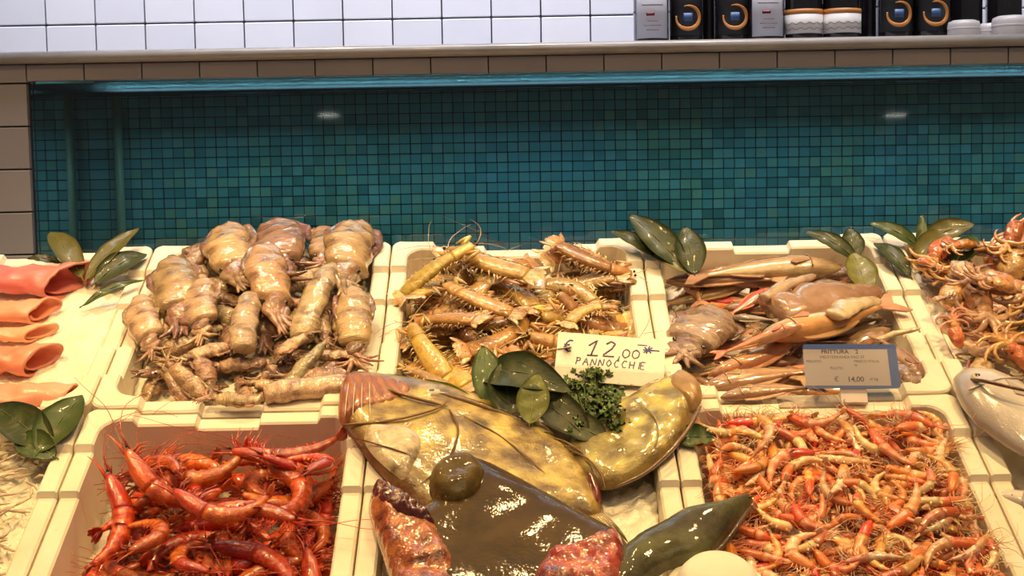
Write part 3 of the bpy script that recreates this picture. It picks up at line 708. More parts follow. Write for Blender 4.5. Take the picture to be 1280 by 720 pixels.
def fish(L, depth, thick, c_back, c_side, c_belly, mat, seed=0, name='small_fish', bend=0., fins=(.5, .35, .25), tail=.16, blunt=.5, c_fin=None):
    """fish on its side, head +x, back +y"""
    n = 22; s = np.linspace(0, 1, n); Lb = L * (1 - tail * .85); x = L / 2 - s * Lb; y = bend * L * np.sin(s * PI)
    pr_ = np.interp(s, [0, .03, .1, .22, .38, .6, .82, .95, 1], [.10, .25 + .25 * blunt, .55 + .2 * blunt, .88, 1, .82, .40, .24, .25])
    w = depth * L / 2 * pr_; h = thick * L / 2 * np.interp(s, [0, .1, .25, .5, .85, 1], [.2, .7, 1, .85, .3, .12])
    nn = 14; P_ = np.column_stack([x, y, np.zeros(n)]); v, f = tube(P_, w, h, nn)
    ang = np.tile(np.arange(nn) * 2 * PI / nn, n); k = np.cos(ang)   # tube side vector = T x up; heading -x: +y side
    cb, cs, ce = map(np.array, (c_back, c_side, c_belly)); kk = k[:, None]
    vy = np.asarray(v)[:, 1] - np.repeat(y, nn); t = (vy / np.repeat(w, nn))[:, None]
    cc = np.where(t > 0, cs + (cb - cs) * np.clip(t * 1.5, 0, 1), cs + (ce - cs) * np.clip(-t * 1.5, 0, 1))
    pr = Proto(name); body = MB().add(v, f, cc); pr.part('body', body, mat, collide=True)
    c_fin = np.array(c_fin if c_fin is not None else c_side)
    def flat(pts, th=.0008):
        pts = np.array(pts, float); c = pts.mean(0); top = np.column_stack([pts, np.full(len(pts), th)]); bot = np.column_stack([pts, np.full(len(pts), -th)])
        m = len(pts); return np.concatenate([top, bot]), [tuple(range(m)), tuple(range(2 * m - 1, m - 1, -1))] + [(i, m + i, m + (i + 1) % m, (i + 1) % m) for i in range(m)]
    e = (x[-1], y[-1]); tl = L * tail; td = depth * L * .55
    pr.part('tail_fin', MB().add(*flat([(e[0] + .01 * L, e[1] + w[-1]), (e[0] - tl * .7, e[1] + td), (e[0] - tl, e[1] + td * .95), (e[0] - tl * .62, e[1]), (e[0] - tl, e[1] - td * .95), (e[0] - tl * .7, e[1] - td), (e[0] + .01 * L, e[1] - w[-1])]), c_fin), mat, smooth=False)
    def fin_on(s0, s1, hgt, sg, nm):
        i0, i1 = int(s0 * (n - 1)), int(s1 * (n - 1)); pts = [(x[i], y[i] + sg * w[i] * .9) for i in range(i0, i1 + 1)]
        m = i1 - i0; top = [(x[i] - L * .02, y[i] + sg * (w[i] + hgt * L * depth * math.sin(PI * (.25 + .7 * (i - i0) / m)))) for i in range(i1, i0 - 1, -1)]
        pr.part(nm, MB().add(*flat(pts + top), c_fin), mat, smooth=False)
    if fins[0]: fin_on(.28, .72, fins[0] * .4, 1, 'dorsal_fin')
    if fins[1]: fin_on(.58, .82, fins[1] * .35, -1, 'anal_fin')
    if fins[2]:
        i = int(.27 * n); q = MB(); V, F = flat([(0, 0), (-.1 * L, .02 * L), (-.13 * L, -.01 * L), (-.1 * L, -.035 * L)]); V = V + np.array([x[i], y[i] - w[i] * .25, h[i] * .98]); q.add(V, F, c_fin * .9); pr.part('pectoral_fin', q, mat, smooth=False)
    i = int(.10 * n) + 1; er = max(.0022, depth * L * .075)
    g = pr.part('eye', MB().add(*ball((x[i], y[i] + w[i] * .25, h[i] * .80), er, 10, 6, (1, 1, .5))), M_eyering)
    pr.part('pupil', MB().add(*ball((x[i], y[i] + w[i] * .25, h[i] * .80 + er * .28), er * .58, 8, 5, (1, 1, .5))), M_eye, parent=g)
    gp = [(x[5] + .01 * L * math.cos(a) - .0, y[5] + w[5] * .85 * math.sin(a), h[5] * (1.0 - .25 * abs(math.sin(a))) + .0002) for a in np.linspace(-1.2, 1.2, 8)]
    pr.part('gill_cover', MB().add(*tube(gp, .0009 * L / .1 * .6, None, 4), np.array(c_side) * .55), mat)
    return pr

# ------------------------------------------------------------------ big free-form pieces drawn on the bed
from mathutils import noise as mn
def fbm(p, f, o=3, sd=0.):
    return np.array([sum(mn.noise((x * f * 2 ** k + sd, y * f * 2 ** k, sd)) / 2 ** k for k in range(o)) for x, y in np.asarray(p)[:, :2]])
def hval(h, x, y): return h(x, y) if callable(h) else h
def blob(px_pts, h, T, D, colf, name, mat, parent=None, res=.005, under=.35, lump=None, it=2, zf=None):
    raw = np.array([(*P(x, y, hval(h, x, y)), hval(h, x, y)) for x, y in px_pts]); pol = smooth_poly(raw[:, :2], it)
    k3 = np.linalg.lstsq(np.column_stack([raw[:, :2], np.ones(len(raw))]), raw[:, 2], rcond=None)[0]
    V, F, d = inflate(pol, T, D, res, under, lump)
    if zf is not None: V[:, 2] += zf(V)
    c = colf(V, d) if callable(colf) else colf
    V = V.copy(); V[:, 2] += V[:, 0] * k3[0] + V[:, 1] * k3[1] + k3[2]; mb = MB().add(V, F, c); o = mb.build(name, mat)
    o.matrix_world = MC
    if parent is not None: o.parent = parent; o.matrix_parent_inverse = parent.matrix_world.inverted()
    return o
def root_at(name, px, py, h):
    o = bpy.data.objects.new(name, None); COL.objects.link(o); a, b = P(px, py, h); o.matrix_world = MC @ Matrix.Translation((a, b, h)); o.empty_display_size = .03
    return o
def under(o, par): o.parent = par; o.matrix_parent_inverse = par.matrix_world.inverted(); return o

def place(hp, pr, head, tail, h, label, cat, group=None, wide=1., roll=0., sink=.003, pmax=.45, keep=False, name=None):
    a0, b0 = P(*head, h); a1, b1 = P(*tail, h); c = pr.cloud(); Lx = c[:, 0].max() - c[:, 0].min(); mx = (c[:, 0].max() + c[:, 0].min()) / 2
    L = math.hypot(a0 - a1, b0 - b1); sc = L / Lx; yaw = math.atan2(b0 - b1, a0 - a1)
    M = hp.drop(pr, (a0 + a1) / 2 - mx * sc * math.cos(yaw), (b0 + b1) / 2 - mx * sc * math.sin(yaw), yaw, sc, roll, sink, keep=keep, pmax=pmax)
    return spawn(pr, M @ Matrix.Diagonal((1, wide, 1, 1)), label, cat, group, name)
gauss = lambda u, v, cu, cv, s: math.exp(-((u - cu) ** 2 + (v - cv) ** 2) / s)

def wire(pts, r, col, name, mat, par, h, n=5, taper=True):
    q = [(*P(x, y, hval(h, x, y) + z), hval(h, x, y) + z) for pp in pts for x, y, z in [(*pp, 0)[:3]]]
    q = np.array(q); t = np.linspace(0, len(q) - 1, len(q) * 4); q = np.stack([np.interp(t, range(len(q)), q[:, k]) for k in range(3)], 1)
    for _ in range(3): q[1:-1] = (q[:-2] + 2 * q[1:-1] + q[2:]) / 4
    R = r * (np.interp(np.linspace(0, 1, len(q)), [0, .15, .8, 1], [.5, 1, .8, .15]) if taper else np.ones(len(q)))
    o = MB().add(*tube(q, R, None, n), col).build(name, mat); o.matrix_world = MC
    if par is not None: o.parent = par; o.matrix_parent_inverse = par.matrix_world.inverted()
    return o
# ------------------------------------------------------------------ crate of red prawns
base = lambda u, v: -.098 + .040 * (1 - v) + .016 * gauss(u, v, .0, .95, .05) - .006 * gauss(u, v, .5, 1, .1)
def bed(key, base, label, **kw): ice_bed(key, base, label, **kw); return Heap(key, base)
HG = bed(('f', 1), base, 'pale ice showing at the rear left corner of the red prawn crate')
RH, RB, RN = (.66, .075, .012), (.80, .16, .025), (.60, .07, .012)
prawns = [prawn(.125, c, RH, RB, RN, M_prawn, seed=i, fat=f) for i, (c, f) in enumerate(((1.7, 1.), (-2.1, 1.02), (.9, .95), (-1.2, 1.08), (2.5, 1.1)))]
gp = 'large red prawns'
for k in range(74):
    pr = prawns[k % 5]; cand = [c for c in HG.rand(9) if not (c[0] < HG.box[0] + .09 and c[1] > HG.box[3] - .07)]
    M = HG.drop(pr, 0, 0, 0, random.uniform(.95, 1.2), random.uniform(-.3, .3), .006, cand, inset=.012); HG.reg(spawn(pr, M, 'x', 'prawn', gp), 'glossy red prawn')
sal = [(((208, 570), (300, 615)), 0, 'red prawn curled at the rear of its crate, behind all but one'),
       (((300, 575), (420, 590)), 2, 'red prawn with long feelers lying against the rear wall of its crate'),
       (((130, 600), (235, 650)), 1, 'stout red prawn bent round at the left of the prawn heap'),
       (((130, 630), (245, 620)), 3, 'red prawn lying crosswise with its grey-tinged head to the left'),
       (((190, 590), (262, 665)), 0, 'red prawn running from top centre down to the left, orange tail curl'),
       (((290, 615), (395, 665)), 1, 'bright red prawn curled at the right side of its crate'),
       (((330, 600), (425, 598)), 2, 'red prawn stretched sideways at the rear right of its crate'),
       (((385, 640), (430, 600)), 4, 'orange-red prawn with a tight curl beside the right rim'),
       (((82, 640), (125, 715)), 3, 'red prawn standing up the left rim with its head at the rim'),
       (((135, 720), (215, 672)), 4, 'dark red prawn curled near the front left'),
       (((300, 720), (215, 690)), 1, 'red prawn arching in the front middle of its crate'),
       (((360, 705), (250, 660)), 2, 'long red prawn lying over the front middle of the heap'),
       (((240, 640), (330, 690)), 0, 'red prawn with pale underside in the middle of the heap')]
for (hd, tl), k, lab in sal:
    a0, b0 = P(*hd, -.035); a1, b1 = P(*tl, -.035); pr = prawns[k]; yaw = math.atan2(b0 - b1, a0 - a1); L = math.hypot(a0 - a1, b0 - b1)
    M = HG.drop(pr, (a0 + a1) / 2, (b0 + b1) / 2, yaw, max(.95, min(1.3, L / .115)), random.uniform(-.25, .25), .005, inset=.006); spawn(pr, M, lab, 'prawn', gp)
HG.finish('', 'the red prawn crate')

# ------------------------------------------------------------------ crate of small orange shrimps
base = lambda u, v: -.088 + .020 * math.sin(PI * min(1, max(0, u * .9 + .08))) + .036 * (1 - v) - .012 * gauss(u, v, 1, 1, .12)
HI_ = bed(('f', 3), base, 'ice bed under the heap of small orange shrimps')
pal = [((.86, .22, .05), (.90, .38, .13), (.95, .58, .30)), ((.88, .32, .10), (.92, .54, .26), (.95, .70, .42)), ((.80, .14, .03), (.86, .28, .07), (.92, .46, .2)), ((.88, .44, .2), (.92, .62, .38), (.95, .75, .52))]
shr = [prawn(.078, c, *pal[i % 4], M_shrimp, 'small_shrimp', False, 1.08, seed=40 + i) for i, c in enumerate((.8, -1.5, 2.0, -.5, 1.3, -2.3, .2))]
LS = 'small orange-pink shrimp in the dense heap filling the foam crate at front right'
lay = MB(); rows = rng.uniform(size=(260, 3))
for k in range(260):
    pr = shr[k % 7]; a0, a1, b0, b1 = HI_.box; M = np.array(MCI @ HI_.drop(pr, a0 + rows[k, 0] * (a1 - a0), b0 + rows[k, 1] * (b1 - b0), rows[k, 2] * 6.3, 1., 0, .010, inset=.004))
    for part, _k in pr.kids:
        if part.name.split('.')[0] in ('carapace', 'abdomen', 'legs'):
            me = part.data; v = np.array([tuple(q.co) for q in me.vertices]); v = v @ M[:3, :3].T + M[:3, 3]; c = np.array([tuple(q.color)[:3] for q in me.color_attributes['Col'].data])
            lay.add(v, [tuple(q.vertices) for q in me.polygons], c)
    HI_.items.pop()
HI_.own[:] = -1
o = lay.build('shrimp_layer', M_shrimp); o.matrix_world = MC; tag(o, 'layer of countless small orange shrimps deep in the front right crate', 'shrimps', None, 'stuff')
for k in range(470):
    pr = shr[k % 7]; M = HI_.drop(pr, 0, 0, 0, random.uniform(.75, 1.2), random.uniform(-.5, .5), .006, HI_.rand(6), inset=.004)
    HI_.reg(spawn(pr, M, 'x', 'shrimp', 'small orange shrimps'), ('pink-orange', 'pale orange', 'deep red-orange', 'pale pinkish')[(k % 7) % 4] + ' small shrimp')
HI_.finish('', 'shrimp heap', 5)

# ------------------------------------------------------------------ crate of mantis shrimps
base = lambda u, v: -.062 + .022 * (1 - v) + .006 * math.sin(PI * u)
HM = bed(('r', 2), base, 'ice bed under the mantis shrimps')
mp = [((.62, .37, .12), (.80, .60, .32), (.84, .66, .40)), ((.48, .25, .07), (.70, .44, .17), (.80, .58, .32)), ((.74, .46, .10), (.82, .60, .24), (.82, .6, .3))]
man = [mantis(.15, b, mp[i % 3], seed=i) for i, b in enumerate((.5, -.9, .2, 1.3, -.3))]
LM = 'translucent yellow-brown mantis shrimp in the tangled heap behind the handwritten price card'
for k in range(95):
    pr = man[k % 5]; M = HM.drop(pr, 0, 0, 0, random.uniform(.72, 1.0), random.choice((0, 0, PI)) + random.uniform(-.5, .5), .007, HM.rand(8, [(0, .5), (PI, .5), (.6, .6), (2.4, .5)]), inset=.006)
    HM.reg(spawn(pr, M, 'x', 'mantis shrimp', 'mantis shrimps'), ('yellowish', 'brown', 'amber')[(k % 5) % 3] + ' mantis shrimp')
for hd, tl, k, lab in (((560, 345), (660, 385), 0, 'mantis shrimp showing dark purple tail spots near the middle of its crate'),
                       ((770, 405), (705, 425), 3, 'curled pale orange mantis shrimp just above the price card'),
                       ((600, 362), (500, 385), 2, 'mantis shrimp lying level at the left of its crate'),
                       ((790, 365), (690, 350), 1, 'grey-brown arched mantis shrimp near the right rear corner'),
                       ((555, 390), (640, 420), 0, 'bright yellow mantis shrimp in front of the spotted one'),
                       ((510, 420), (600, 440), 4, 'pale mantis shrimp at the front left of its crate')):
    place(HM, man[k], hd, tl, -.02, lab, 'mantis shrimp', 'mantis shrimps')

HM.finish('', 'the mantis shrimp crate')
# ------------------------------------------------------------------ crate of cuttlefish
base = lambda u, v: -.040 + .020 * math.sin(PI * u) ** .5 + .004 * v
HC = bed(('r', 1), base, 'ice bed under the cuttlefish')
cp = [((.55, .35, .18), (.34, .18, .12), (.42, .25, .14)), ((.62, .42, .22), (.46, .25, .14), (.46, .28, .16)), ((.48, .30, .17), (.29, .15, .11), (.36, .21, .13)), ((.66, .48, .28), (.55, .36, .2), (.5, .32, .18))]
cut = [cuttle(.14, cp[i % 4], True, f, b, seed=i) for i, (f, b) in enumerate(((1., .03), (.85, -.04), (1.15, .02), (.95, .05), (.75, -.02)))]
long_ = [cuttle(.13, cp[3], False, .85, .02, 9, 'cuttlefish', fins=False), cuttle(.12, ((.44, .34, .20), (.36, .28, .17), (.4, .3, .2)), False, .8, -.03, 12, 'cuttlefish', fins=False, pointed=True)]
LC = 'small mottled beige cuttlefish in the heap in the rear crate at left'
for k in range(110):
    pr = cut[k % 5]; M = HC.drop(pr, 0, 0, 0, random.uniform(.55, .85), random.uniform(-.5, .5), .006, HC.rand(8, [(PI / 2, .5), (PI / 2 - .5, .5), (-1.2, .8), (0, .6)]), inset=.004)
    HC.reg(spawn(pr, M, 'x', 'cuttlefish', 'cuttlefish'), ('tan', 'pale', 'brownish', 'cream')[(k % 5) % 4] + ' small cuttlefish')
for hd, tl, pr, wd, lab in (
    ((228, 325), (300, 322), cut[2], 1.1, 'purple-brown cuttlefish lying across the rear left corner of its crate'),
    ((222, 345), (232, 440), cut[2], 1.0, 'broad brown cuttlefish, leftmost of those pointing to the rear'),
    ((292, 303), (302, 395), cut[0], 1.15, 'brown cuttlefish pointing to the rear, glistening wet at its middle'),
    ((352, 290), (350, 385), cut[2], 1.2, 'largest cuttlefish, its blunt tip highest above the rear rim'),
    ((340, 340), (352, 440), cut[0], 1.0, 'banded cuttlefish lying in front of the largest one'),
    ((405, 287), (405, 352), cut[1], 1.5, 'cuttlefish with a dark red tip above the rear rim'),
    ((455, 297), (425, 400), cut[0], 1.1, 'tan cuttlefish, rightmost of those pointing over the rear rim'),
    ((262, 378), (256, 450), cut[3], 1.2, 'pale wet cuttlefish bulging in the left middle of the heap'),
    ((182, 390), (198, 462), cut[3], 1.1, 'pale cuttlefish leaning on the left rim of its crate'),
    ((318, 392), (308, 462), long_[0], 1.1, 'narrow beige cuttlefish body standing near the middle'),
    ((250, 350), (258, 380), cut[4], 1.1, 'small slim cuttlefish between two broad brown ones'),
    ((418, 360), (378, 440), long_[0], 1.0, 'slim beige cuttlefish body lying diagonally at right of the middle'),
    ((440, 385), (444, 480), cut[4], 1.2, 'beige cuttlefish by the right rim with curled arms below'),
    ((352, 470), (398, 430), cut[1], 1.1, 'pale cuttlefish right of the middle with its arms folded'),
    ((290, 445), (215, 470), cut[3], 1.1, 'cuttlefish with a white underside lying crosswise near the front'),
    ((412, 452), (345, 500), long_[1], .9, 'smooth grey cuttlefish body in the front right of the heap'),
    ((480, 486), (330, 505), long_[0], .9, 'long pale cuttlefish body along the front rim of its crate'),
    ((172, 500), (200, 470), cut[4], 1.3, 'small cuttlefish tucked in the front left corner of its crate'),
    ((330, 508), (245, 505), cut[1], 1.1, 'beige speckled cuttlefish lying against the front rim'),):
    place(HC, pr, hd, tl, .0, lab, 'cuttlefish', 'cuttlefish', wide=wd, roll=random.uniform(-.3, .3), sink=.010, pmax=.35)

HC.finish('', 'the cuttlefish crate')
# ------------------------------------------------------------------ crate of mixed small fish
base = lambda u, v: -.058 + .012 * math.sin(PI * u) + .016 * (1 - v)
HF = bed(('r', 3), base, 'ice bed under the mixed small fish')
pink = ((.56, .20, .09), (.70, .38, .21), (.80, .58, .38)); beige = ((.38, .22, .12), (.62, .40, .23), (.78, .60, .40)); grey = ((.28, .21, .16), (.50, .40, .31), (.76, .68, .55)); brown = ((.32, .17, .09), (.44, .26, .15), (.66, .45, .28)); red = ((.80, .14, .05), (.88, .26, .10), (.92, .50, .30))
fp = dict(pink=fish(.15, .20, .15, *pink, M_fish, 1, bend=.03), beige=fish(.16, .17, .13, *beige, M_fish, 2, bend=-.03), grey=fish(.12, .2, .15, *grey, M_fish, 3), brown=fish(.18, .2, .14, *brown, M_fish, 4, bend=.04), red=fish(.11, .2, .16, *red, M_fish, 5), bp=fish(.16, .15, .12, *pink, M_fish, 6, bend=.06))
LF = 'small pinkish-beige fish among the mixed fish behind the blue-edged tag'
for k in range(75):
    pr = list(fp.values())[k % 4] if k % 9 else fp['red']; M = HF.drop(pr, 0, 0, 0, random.uniform(.7, 1.), random.choice((0, PI)) + random.uniform(-.3, .3), .006, HF.rand(8, [(.25, .3), (PI + .3, .3), (.5, .5)]), inset=.004)
    HF.reg(spawn(pr, M, 'x', 'fish', 'mixed small fish'), (('pinkish', 'beige', 'silver-grey', 'brown')[k % 4] if k % 9 else 'orange-red') + ' small fish')
sq = cuttle(.16, ((.44, .30, .20), (.34, .21, .15), (.40, .27, .18)), True, 1.15, .02, 31, 'small_squid', M_cuttle)
sq2 = cuttle(.14, ((.44, .29, .17), (.38, .23, .13), (.4, .26, .15)), False, 1.15, .02, 33, 'small_squid', M_fish, pointed=True)
wsq = cuttle(.12, ((.78, .60, .38), (.72, .52, .3), (.7, .5, .3)), False, .62, .05, 34, 'small_squid', M_fish, fins=False)
place(HF, fp['beige'], (832, 357), (965, 362), -.02, 'pale slim fish along the rear wall of the mixed fish crate', 'fish')
place(HF, fp['brown'], (1050, 347), (880, 362), -.02, 'long brown-pink fish lying across the rear of the mixed fish', 'fish')
place(HF, sq, (905, 395), (838, 470), -.015, 'greyish translucent squid at the left of the mixed fish', 'squid', wide=1.5, sink=.008)
place(HF, sq2, (1105, 372), (960, 412), -.015, 'flat grey-brown squid body in the middle of the mixed fish', 'squid', wide=1.3, sink=.008)
place(HF, fp['red'], (878, 382), (915, 370), -.01, 'short red fish head beside the grey squid', 'fish', wide=1.3)
place(HF, fp['red'], (965, 365), (915, 392), -.01, 'bright orange-red fish pointing up to the right in the mixed fish', 'fish', sink=.0)
place(HF, wsq, (1018, 366), (952, 402), -.01, 'whitish bent squid beside the bright orange-red fish', 'squid')
place(HF, fp['grey'], (912, 402), (965, 415), -.01, 'small silver-grey fish in front of the bright orange-red one', 'fish', sink=.0)
place(HF, fp['bp'], (885, 468), (1010, 415), -.01, 'long thin beige fish running up from the front left of the mixed fish', 'fish')
place(HF, fp['pink'], (950, 437), (1100, 392), -.005, 'orange-pink fish lying diagonally above the blue-edged tag', 'fish', sink=.0)
place(HF, wsq, (1100, 380), (1040, 425), -.005, 'thick whitish squid at the right of the mixed fish', 'squid', wide=1.6)
place(HF, fp['red'], (1000, 440), (905, 452), -.008, 'thin red-orange fish just left of the blue-edged tag', 'fish', wide=.7)
place(HF, fp['beige'], (880, 480), (1010, 460), -.005, 'beige fish with silver flank left of the blue-edged tag', 'fish', wide=1.3)
place(HF, fp['beige'], (900, 505), (1010, 492), .0, 'pale orange fish fillet along the front rim of the mixed fish crate', 'fish', wide=1.1)
place(HF, fp['brown'], (1150, 480), (1100, 430), -.005, 'beige fish right of the blue-edged tag', 'fish')
place(HF, wsq, (1150, 435), (1090, 428), -.005, 'pale slim squid by the right rim of the mixed fish crate', 'squid')
place(HF, sq, (1145, 490), (1110, 450), .0, 'small yellowish squid in the front right corner of the mixed fish crate', 'squid')

HF.finish('', 'the mixed fish crate')
# ------------------------------------------------------------------ crate of orange octopuses, far right
base = lambda u, v: -.048 + .014 * (1 - v) + .024 * math.exp(-(u / .22) ** 2)
HO = bed(('r', 4), base, 'ice bed under the orange octopuses')
op = [octopus(.022, c, i) for i, c in enumerate((((.72, .26, .07), (.62, .30, .14)), ((.76, .42, .17), (.68, .42, .24)), ((.66, .20, .05), (.72, .36, .14)), ((.74, .52, .34), (.60, .40, .26))))]
for k in range(70):
    pr = op[k % 4]; M = HO.drop(pr, 0, 0, 0, random.uniform(.85, 1.25), random.uniform(-.4, .4), .008, HO.rand(5), inset=.004)
    HO.reg(spawn(pr, M, 'x', 'octopus', 'small octopuses'), ('dark orange', 'amber', 'red-orange', 'greyish')[k % 4] + ' octopus')
for hd, tl, k, lab in (((1180, 325), (1150, 362), 2, 'dark orange octopus beside the green leaves at the rear right'), ((1215, 335), (1170, 345), 2, 'red-orange octopus in front of the bay leaves'), ((1268, 325), (1240, 355), 0, 'orange octopus with a round shiny head by the right edge'),
                       ((1142, 350), (1180, 364), 0, 'small orange octopus wedged against the left rim, rear one'), ((1158, 398), (1192, 400), 3, 'small greyish octopus wedged against the left rim below the rear one'), ((1176, 432), (1206, 428), 1, 'small amber octopus against the left rim behind the silver fish'), ((1172, 376), (1156, 378), 2, 'small red-orange octopus with its arms along the left rim'), ((1194, 455), (1182, 420), 0, 'orange octopus touching the silver fish mouth'),
                       ((1190, 360), (1215, 410), 3, 'greyish octopus with long folded arms in the far right crate'), ((1265, 405), (1190, 400), 1, 'amber octopus just behind the silver fish head')):
    place(HO, op[k], hd, tl, -.005, lab, 'octopus', 'small octopuses')

HO.finish('', 'the octopus crate')
# ------------------------------------------------------------------ big silver fish at far right
def silver(px_head, px_tail, h, dep, lab, roll=0., lift=0., th=.16, yawb=0):
    a0, b0 = P(*px_head, h); a1, b1 = P(*px_tail, h); L = math.hypot(a0 - a1, b0 - b1)
    pr = fish(L, dep, th, (.42, .36, .34), (.80, .74, .68), (.95, .88, .78), M_silver, 3, 'silver_fish', c_fin=(.6, .5, .42), tail=.14, blunt=.6, fins=(0, 0, .25))
    M = MC @ Matrix.Translation(((a0 + a1) / 2, (b0 + b1) / 2, h)) @ Matrix.Rotation(math.atan2(b0 - b1, a0 - a1), 4, 'Z') @ Matrix.Rotation(lift, 4, 'Y') @ Matrix.Rotation(roll, 4, 'X')
    return spawn(pr, M, lab, 'fish')
sf = silver((1206, 462), (1400, 640), .028, .36, 'large silver-white fish, its head over the crate rim at the right edge')
wire([(1210, 474, .040), (1230, 476, .062), (1262, 484, .070), (1300, 492, .070)], .003, (.10, .03, .02), 'gill_slit', M_membrane, sf, .0)
wire([(1212, 450, .035), (1208, 466, .035), (1217, 500, .034)], .0022, (.35, .06, .04), 'mouth_edge', M_membrane, sf, .0)
silver((1243, 618), (1420, 665), -.012, .24, 'silver-grey fish lying in the far right front crate')

# ------------------------------------------------------------------ rolled pink fillets, far left
base = lambda u, v: -.012 + .004 * math.sin(9 * u) - .006 * gauss(u, v, 1, 1, .05)
HA = bed(('r', 0), base, 'pale crushed ice beside the rolled pink fillets', rough=.002)
base = lambda u, v: -.004
HA2 = bed(('f', 0), lambda u, v: -.030, 'ice under the whitebait in the front row at far left')
def roll_fillet(left, right, h, r, cols, lab, turns=1.25, seed=0, open_=1.):
    a0, b0 = P(*left, h); a1, b1 = P(*right, h); c = Vector((a1 - a0, b1 - b0, 0)); L = c.length; c /= L; n = Vector((-c.y, c.x, 0))
    nu, nv = 22, 34; c1, c2, c3 = map(np.array, cols); top = []; V = []; C = []
    for i in range(nu):
        u = i / (nu - 1); fl = 1 + .25 * open_ * max(0, u - .6) / .4
        for k in range(nv):
            t = k / (nv - 1); an = -1.9 - t * turns * 2 * PI; rr_ = r * (1.0 - .42 * t * .8) * fl * (1 + .05 * math.sin(5 * u + 3 * t + seed))
            wave = .006 * math.sin(7 * t + seed) * (u - .5); x = a0 + c.x * (u * L + wave + open_ * .020 * u * u * math.cos(an)) + n.x * rr_ * math.cos(an); y = b0 + c.y * (u * L + wave) + n.y * rr_ * math.cos(an)
            V.append((x, y, h + r * .62 + rr_ * .62 * math.sin(an))); q = c1 * (1 - u) + c2 * u
            if t > .5: q = q * (1.5 - t) + c3 * (t - .5)
            C.append(q)
    V = np.array(V).reshape(nu, nv, 3); cen = V.mean(1, keepdims=True); N = np.zeros_like(V)
    du = np.gradient(V, axis=0); dv = np.gradient(V, axis=1); N = np.cross(du, dv); N /= np.linalg.norm(N, axis=2, keepdims=True) + 1e-9
    V = V + N * (.006 * fbm(V.reshape(-1, 3)[:, :2] + V.reshape(-1, 3)[:, 2:3] * .7, 30, 3, seed).reshape(nu, nv, 1)); V[:, :, 0] += 0; Vo = V + N * .0016; Vi = V - N * .0016; n2 = nu * nv; f = []
    id_ = lambda i, k: i * nv + k
    for i in range(nu - 1):
        for k in range(nv - 1):
            q = (id_(i, k), id_(i + 1, k), id_(i + 1, k + 1), id_(i, k + 1)); f.append(q); f.append(tuple(n2 + z for z in reversed(q)))
    edge = [id_(0, k) for k in range(nv)] + [id_(i, nv - 1) for i in range(1, nu)] + [id_(nu - 1, k) for k in range(nv - 2, -1, -1)] + [id_(i, 0) for i in range(nu - 2, 0, -1)]
    m = len(edge); f += [(edge[j], edge[(j + 1) % m], n2 + edge[(j + 1) % m], n2 + edge[j]) for j in range(m)]
    Cc = np.array(C); o = MB().add(np.concatenate([Vo.reshape(-1, 3), Vi.reshape(-1, 3)]), f, np.concatenate([Cc, Cc])).build('fish_fillet', M_fillet)
    o.matrix_world = MC; tag(o, lab, 'fillet', 'rolled pink fillets'); return o
sal1 = ((.90, .16, .12), (.93, .27, .20), (.92, .30, .2)); sal2 = ((.80, .12, .11), (.90, .32, .22), (.84, .30, .20))
sal3 = ((.92, .24, .17), (.95, .38, .27), (.90, .34, .24))
roll_fillet((-40, 357), (92, 362), -.008, .030, sal2, 'widest rolled fillet, dark pink streaks, at the rear left', 1.1, 1, 1.6)
roll_fillet((-40, 398), (60, 395), -.008, .021, sal1, 'pink rolled fillet, second from the rear', 1.2, 2)
roll_fillet((-40, 425), (54, 421), -.008, .014, sal3, 'thin pale rolled fillet between two darker ones', 1.2, 3)
roll_fillet((-40, 462), (58, 458), -.008, .026, sal1, 'orange-pink rolled fillet, second from the front', 1.3, 4)
roll_fillet((-40, 508), (90, 503), -.008, .024, sal3, 'orange-pink rolled fillet nearest the green leaves in front', 1.25, 5, .3)
bed(('f', 4), lambda u, v: -.035, 'crushed ice under the silver-grey fish at far right')
# ------------------------------------------------------------------ whitebait
wbm = MB(); rr = random.Random(4); a0, a1, b0, b1 = crates[('f', 0)]
for k in range(520):
    a = rr.uniform(a0 + .01, a1 - .004); b = rr.uniform(b0 + .02, b1 - .01); yaw = rr.gauss(.3, .7); L = rr.uniform(.02, .04); z = -.022 + rr.uniform(0, .022) + .012 * math.sin(PI * (a - a0) / (a1 - a0))
    q = [(a + math.cos(yaw) * L * t, b + math.sin(yaw) * L * t + .004 * math.sin(4 * t + k), z + rr.uniform(-.001, .001)) for t in (-.5, -.2, .15, .5)]
    wbm.add(*tube(q, [.0008, .0024, .002, .0005], None, 5), np.array((.74, .60, .42)) * rr.uniform(.7, 1.15))
o = wbm.build('whitebait', M_bait); o.matrix_world = MC; tag(o, 'tiny pale beige whitebait heaped at the far left below the green leaves', 'whitebait', None, 'stuff')

# ------------------------------------------------------------------ the big fish in the middle crate
base = lambda u, v: -.034 + .006 * gauss(u, v, .8, .6, .1)
HH = bed(('f', 2), base, 'crushed ice under the big fish, bare patch beside the grey tail')
up = lambda h, z: (lambda x, y: hval(h, x, y) + z)
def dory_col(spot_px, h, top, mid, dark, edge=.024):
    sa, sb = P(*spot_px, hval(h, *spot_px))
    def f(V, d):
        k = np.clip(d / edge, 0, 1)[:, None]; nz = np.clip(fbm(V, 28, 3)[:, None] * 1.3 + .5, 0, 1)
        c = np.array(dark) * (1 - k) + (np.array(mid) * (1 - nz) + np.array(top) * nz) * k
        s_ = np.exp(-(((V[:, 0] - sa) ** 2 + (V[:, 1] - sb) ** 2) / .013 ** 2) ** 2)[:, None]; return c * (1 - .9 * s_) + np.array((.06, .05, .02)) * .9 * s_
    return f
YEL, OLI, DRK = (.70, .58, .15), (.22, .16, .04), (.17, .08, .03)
h1 = lambda x, y: .018 - .046 * (x - 425) / 355
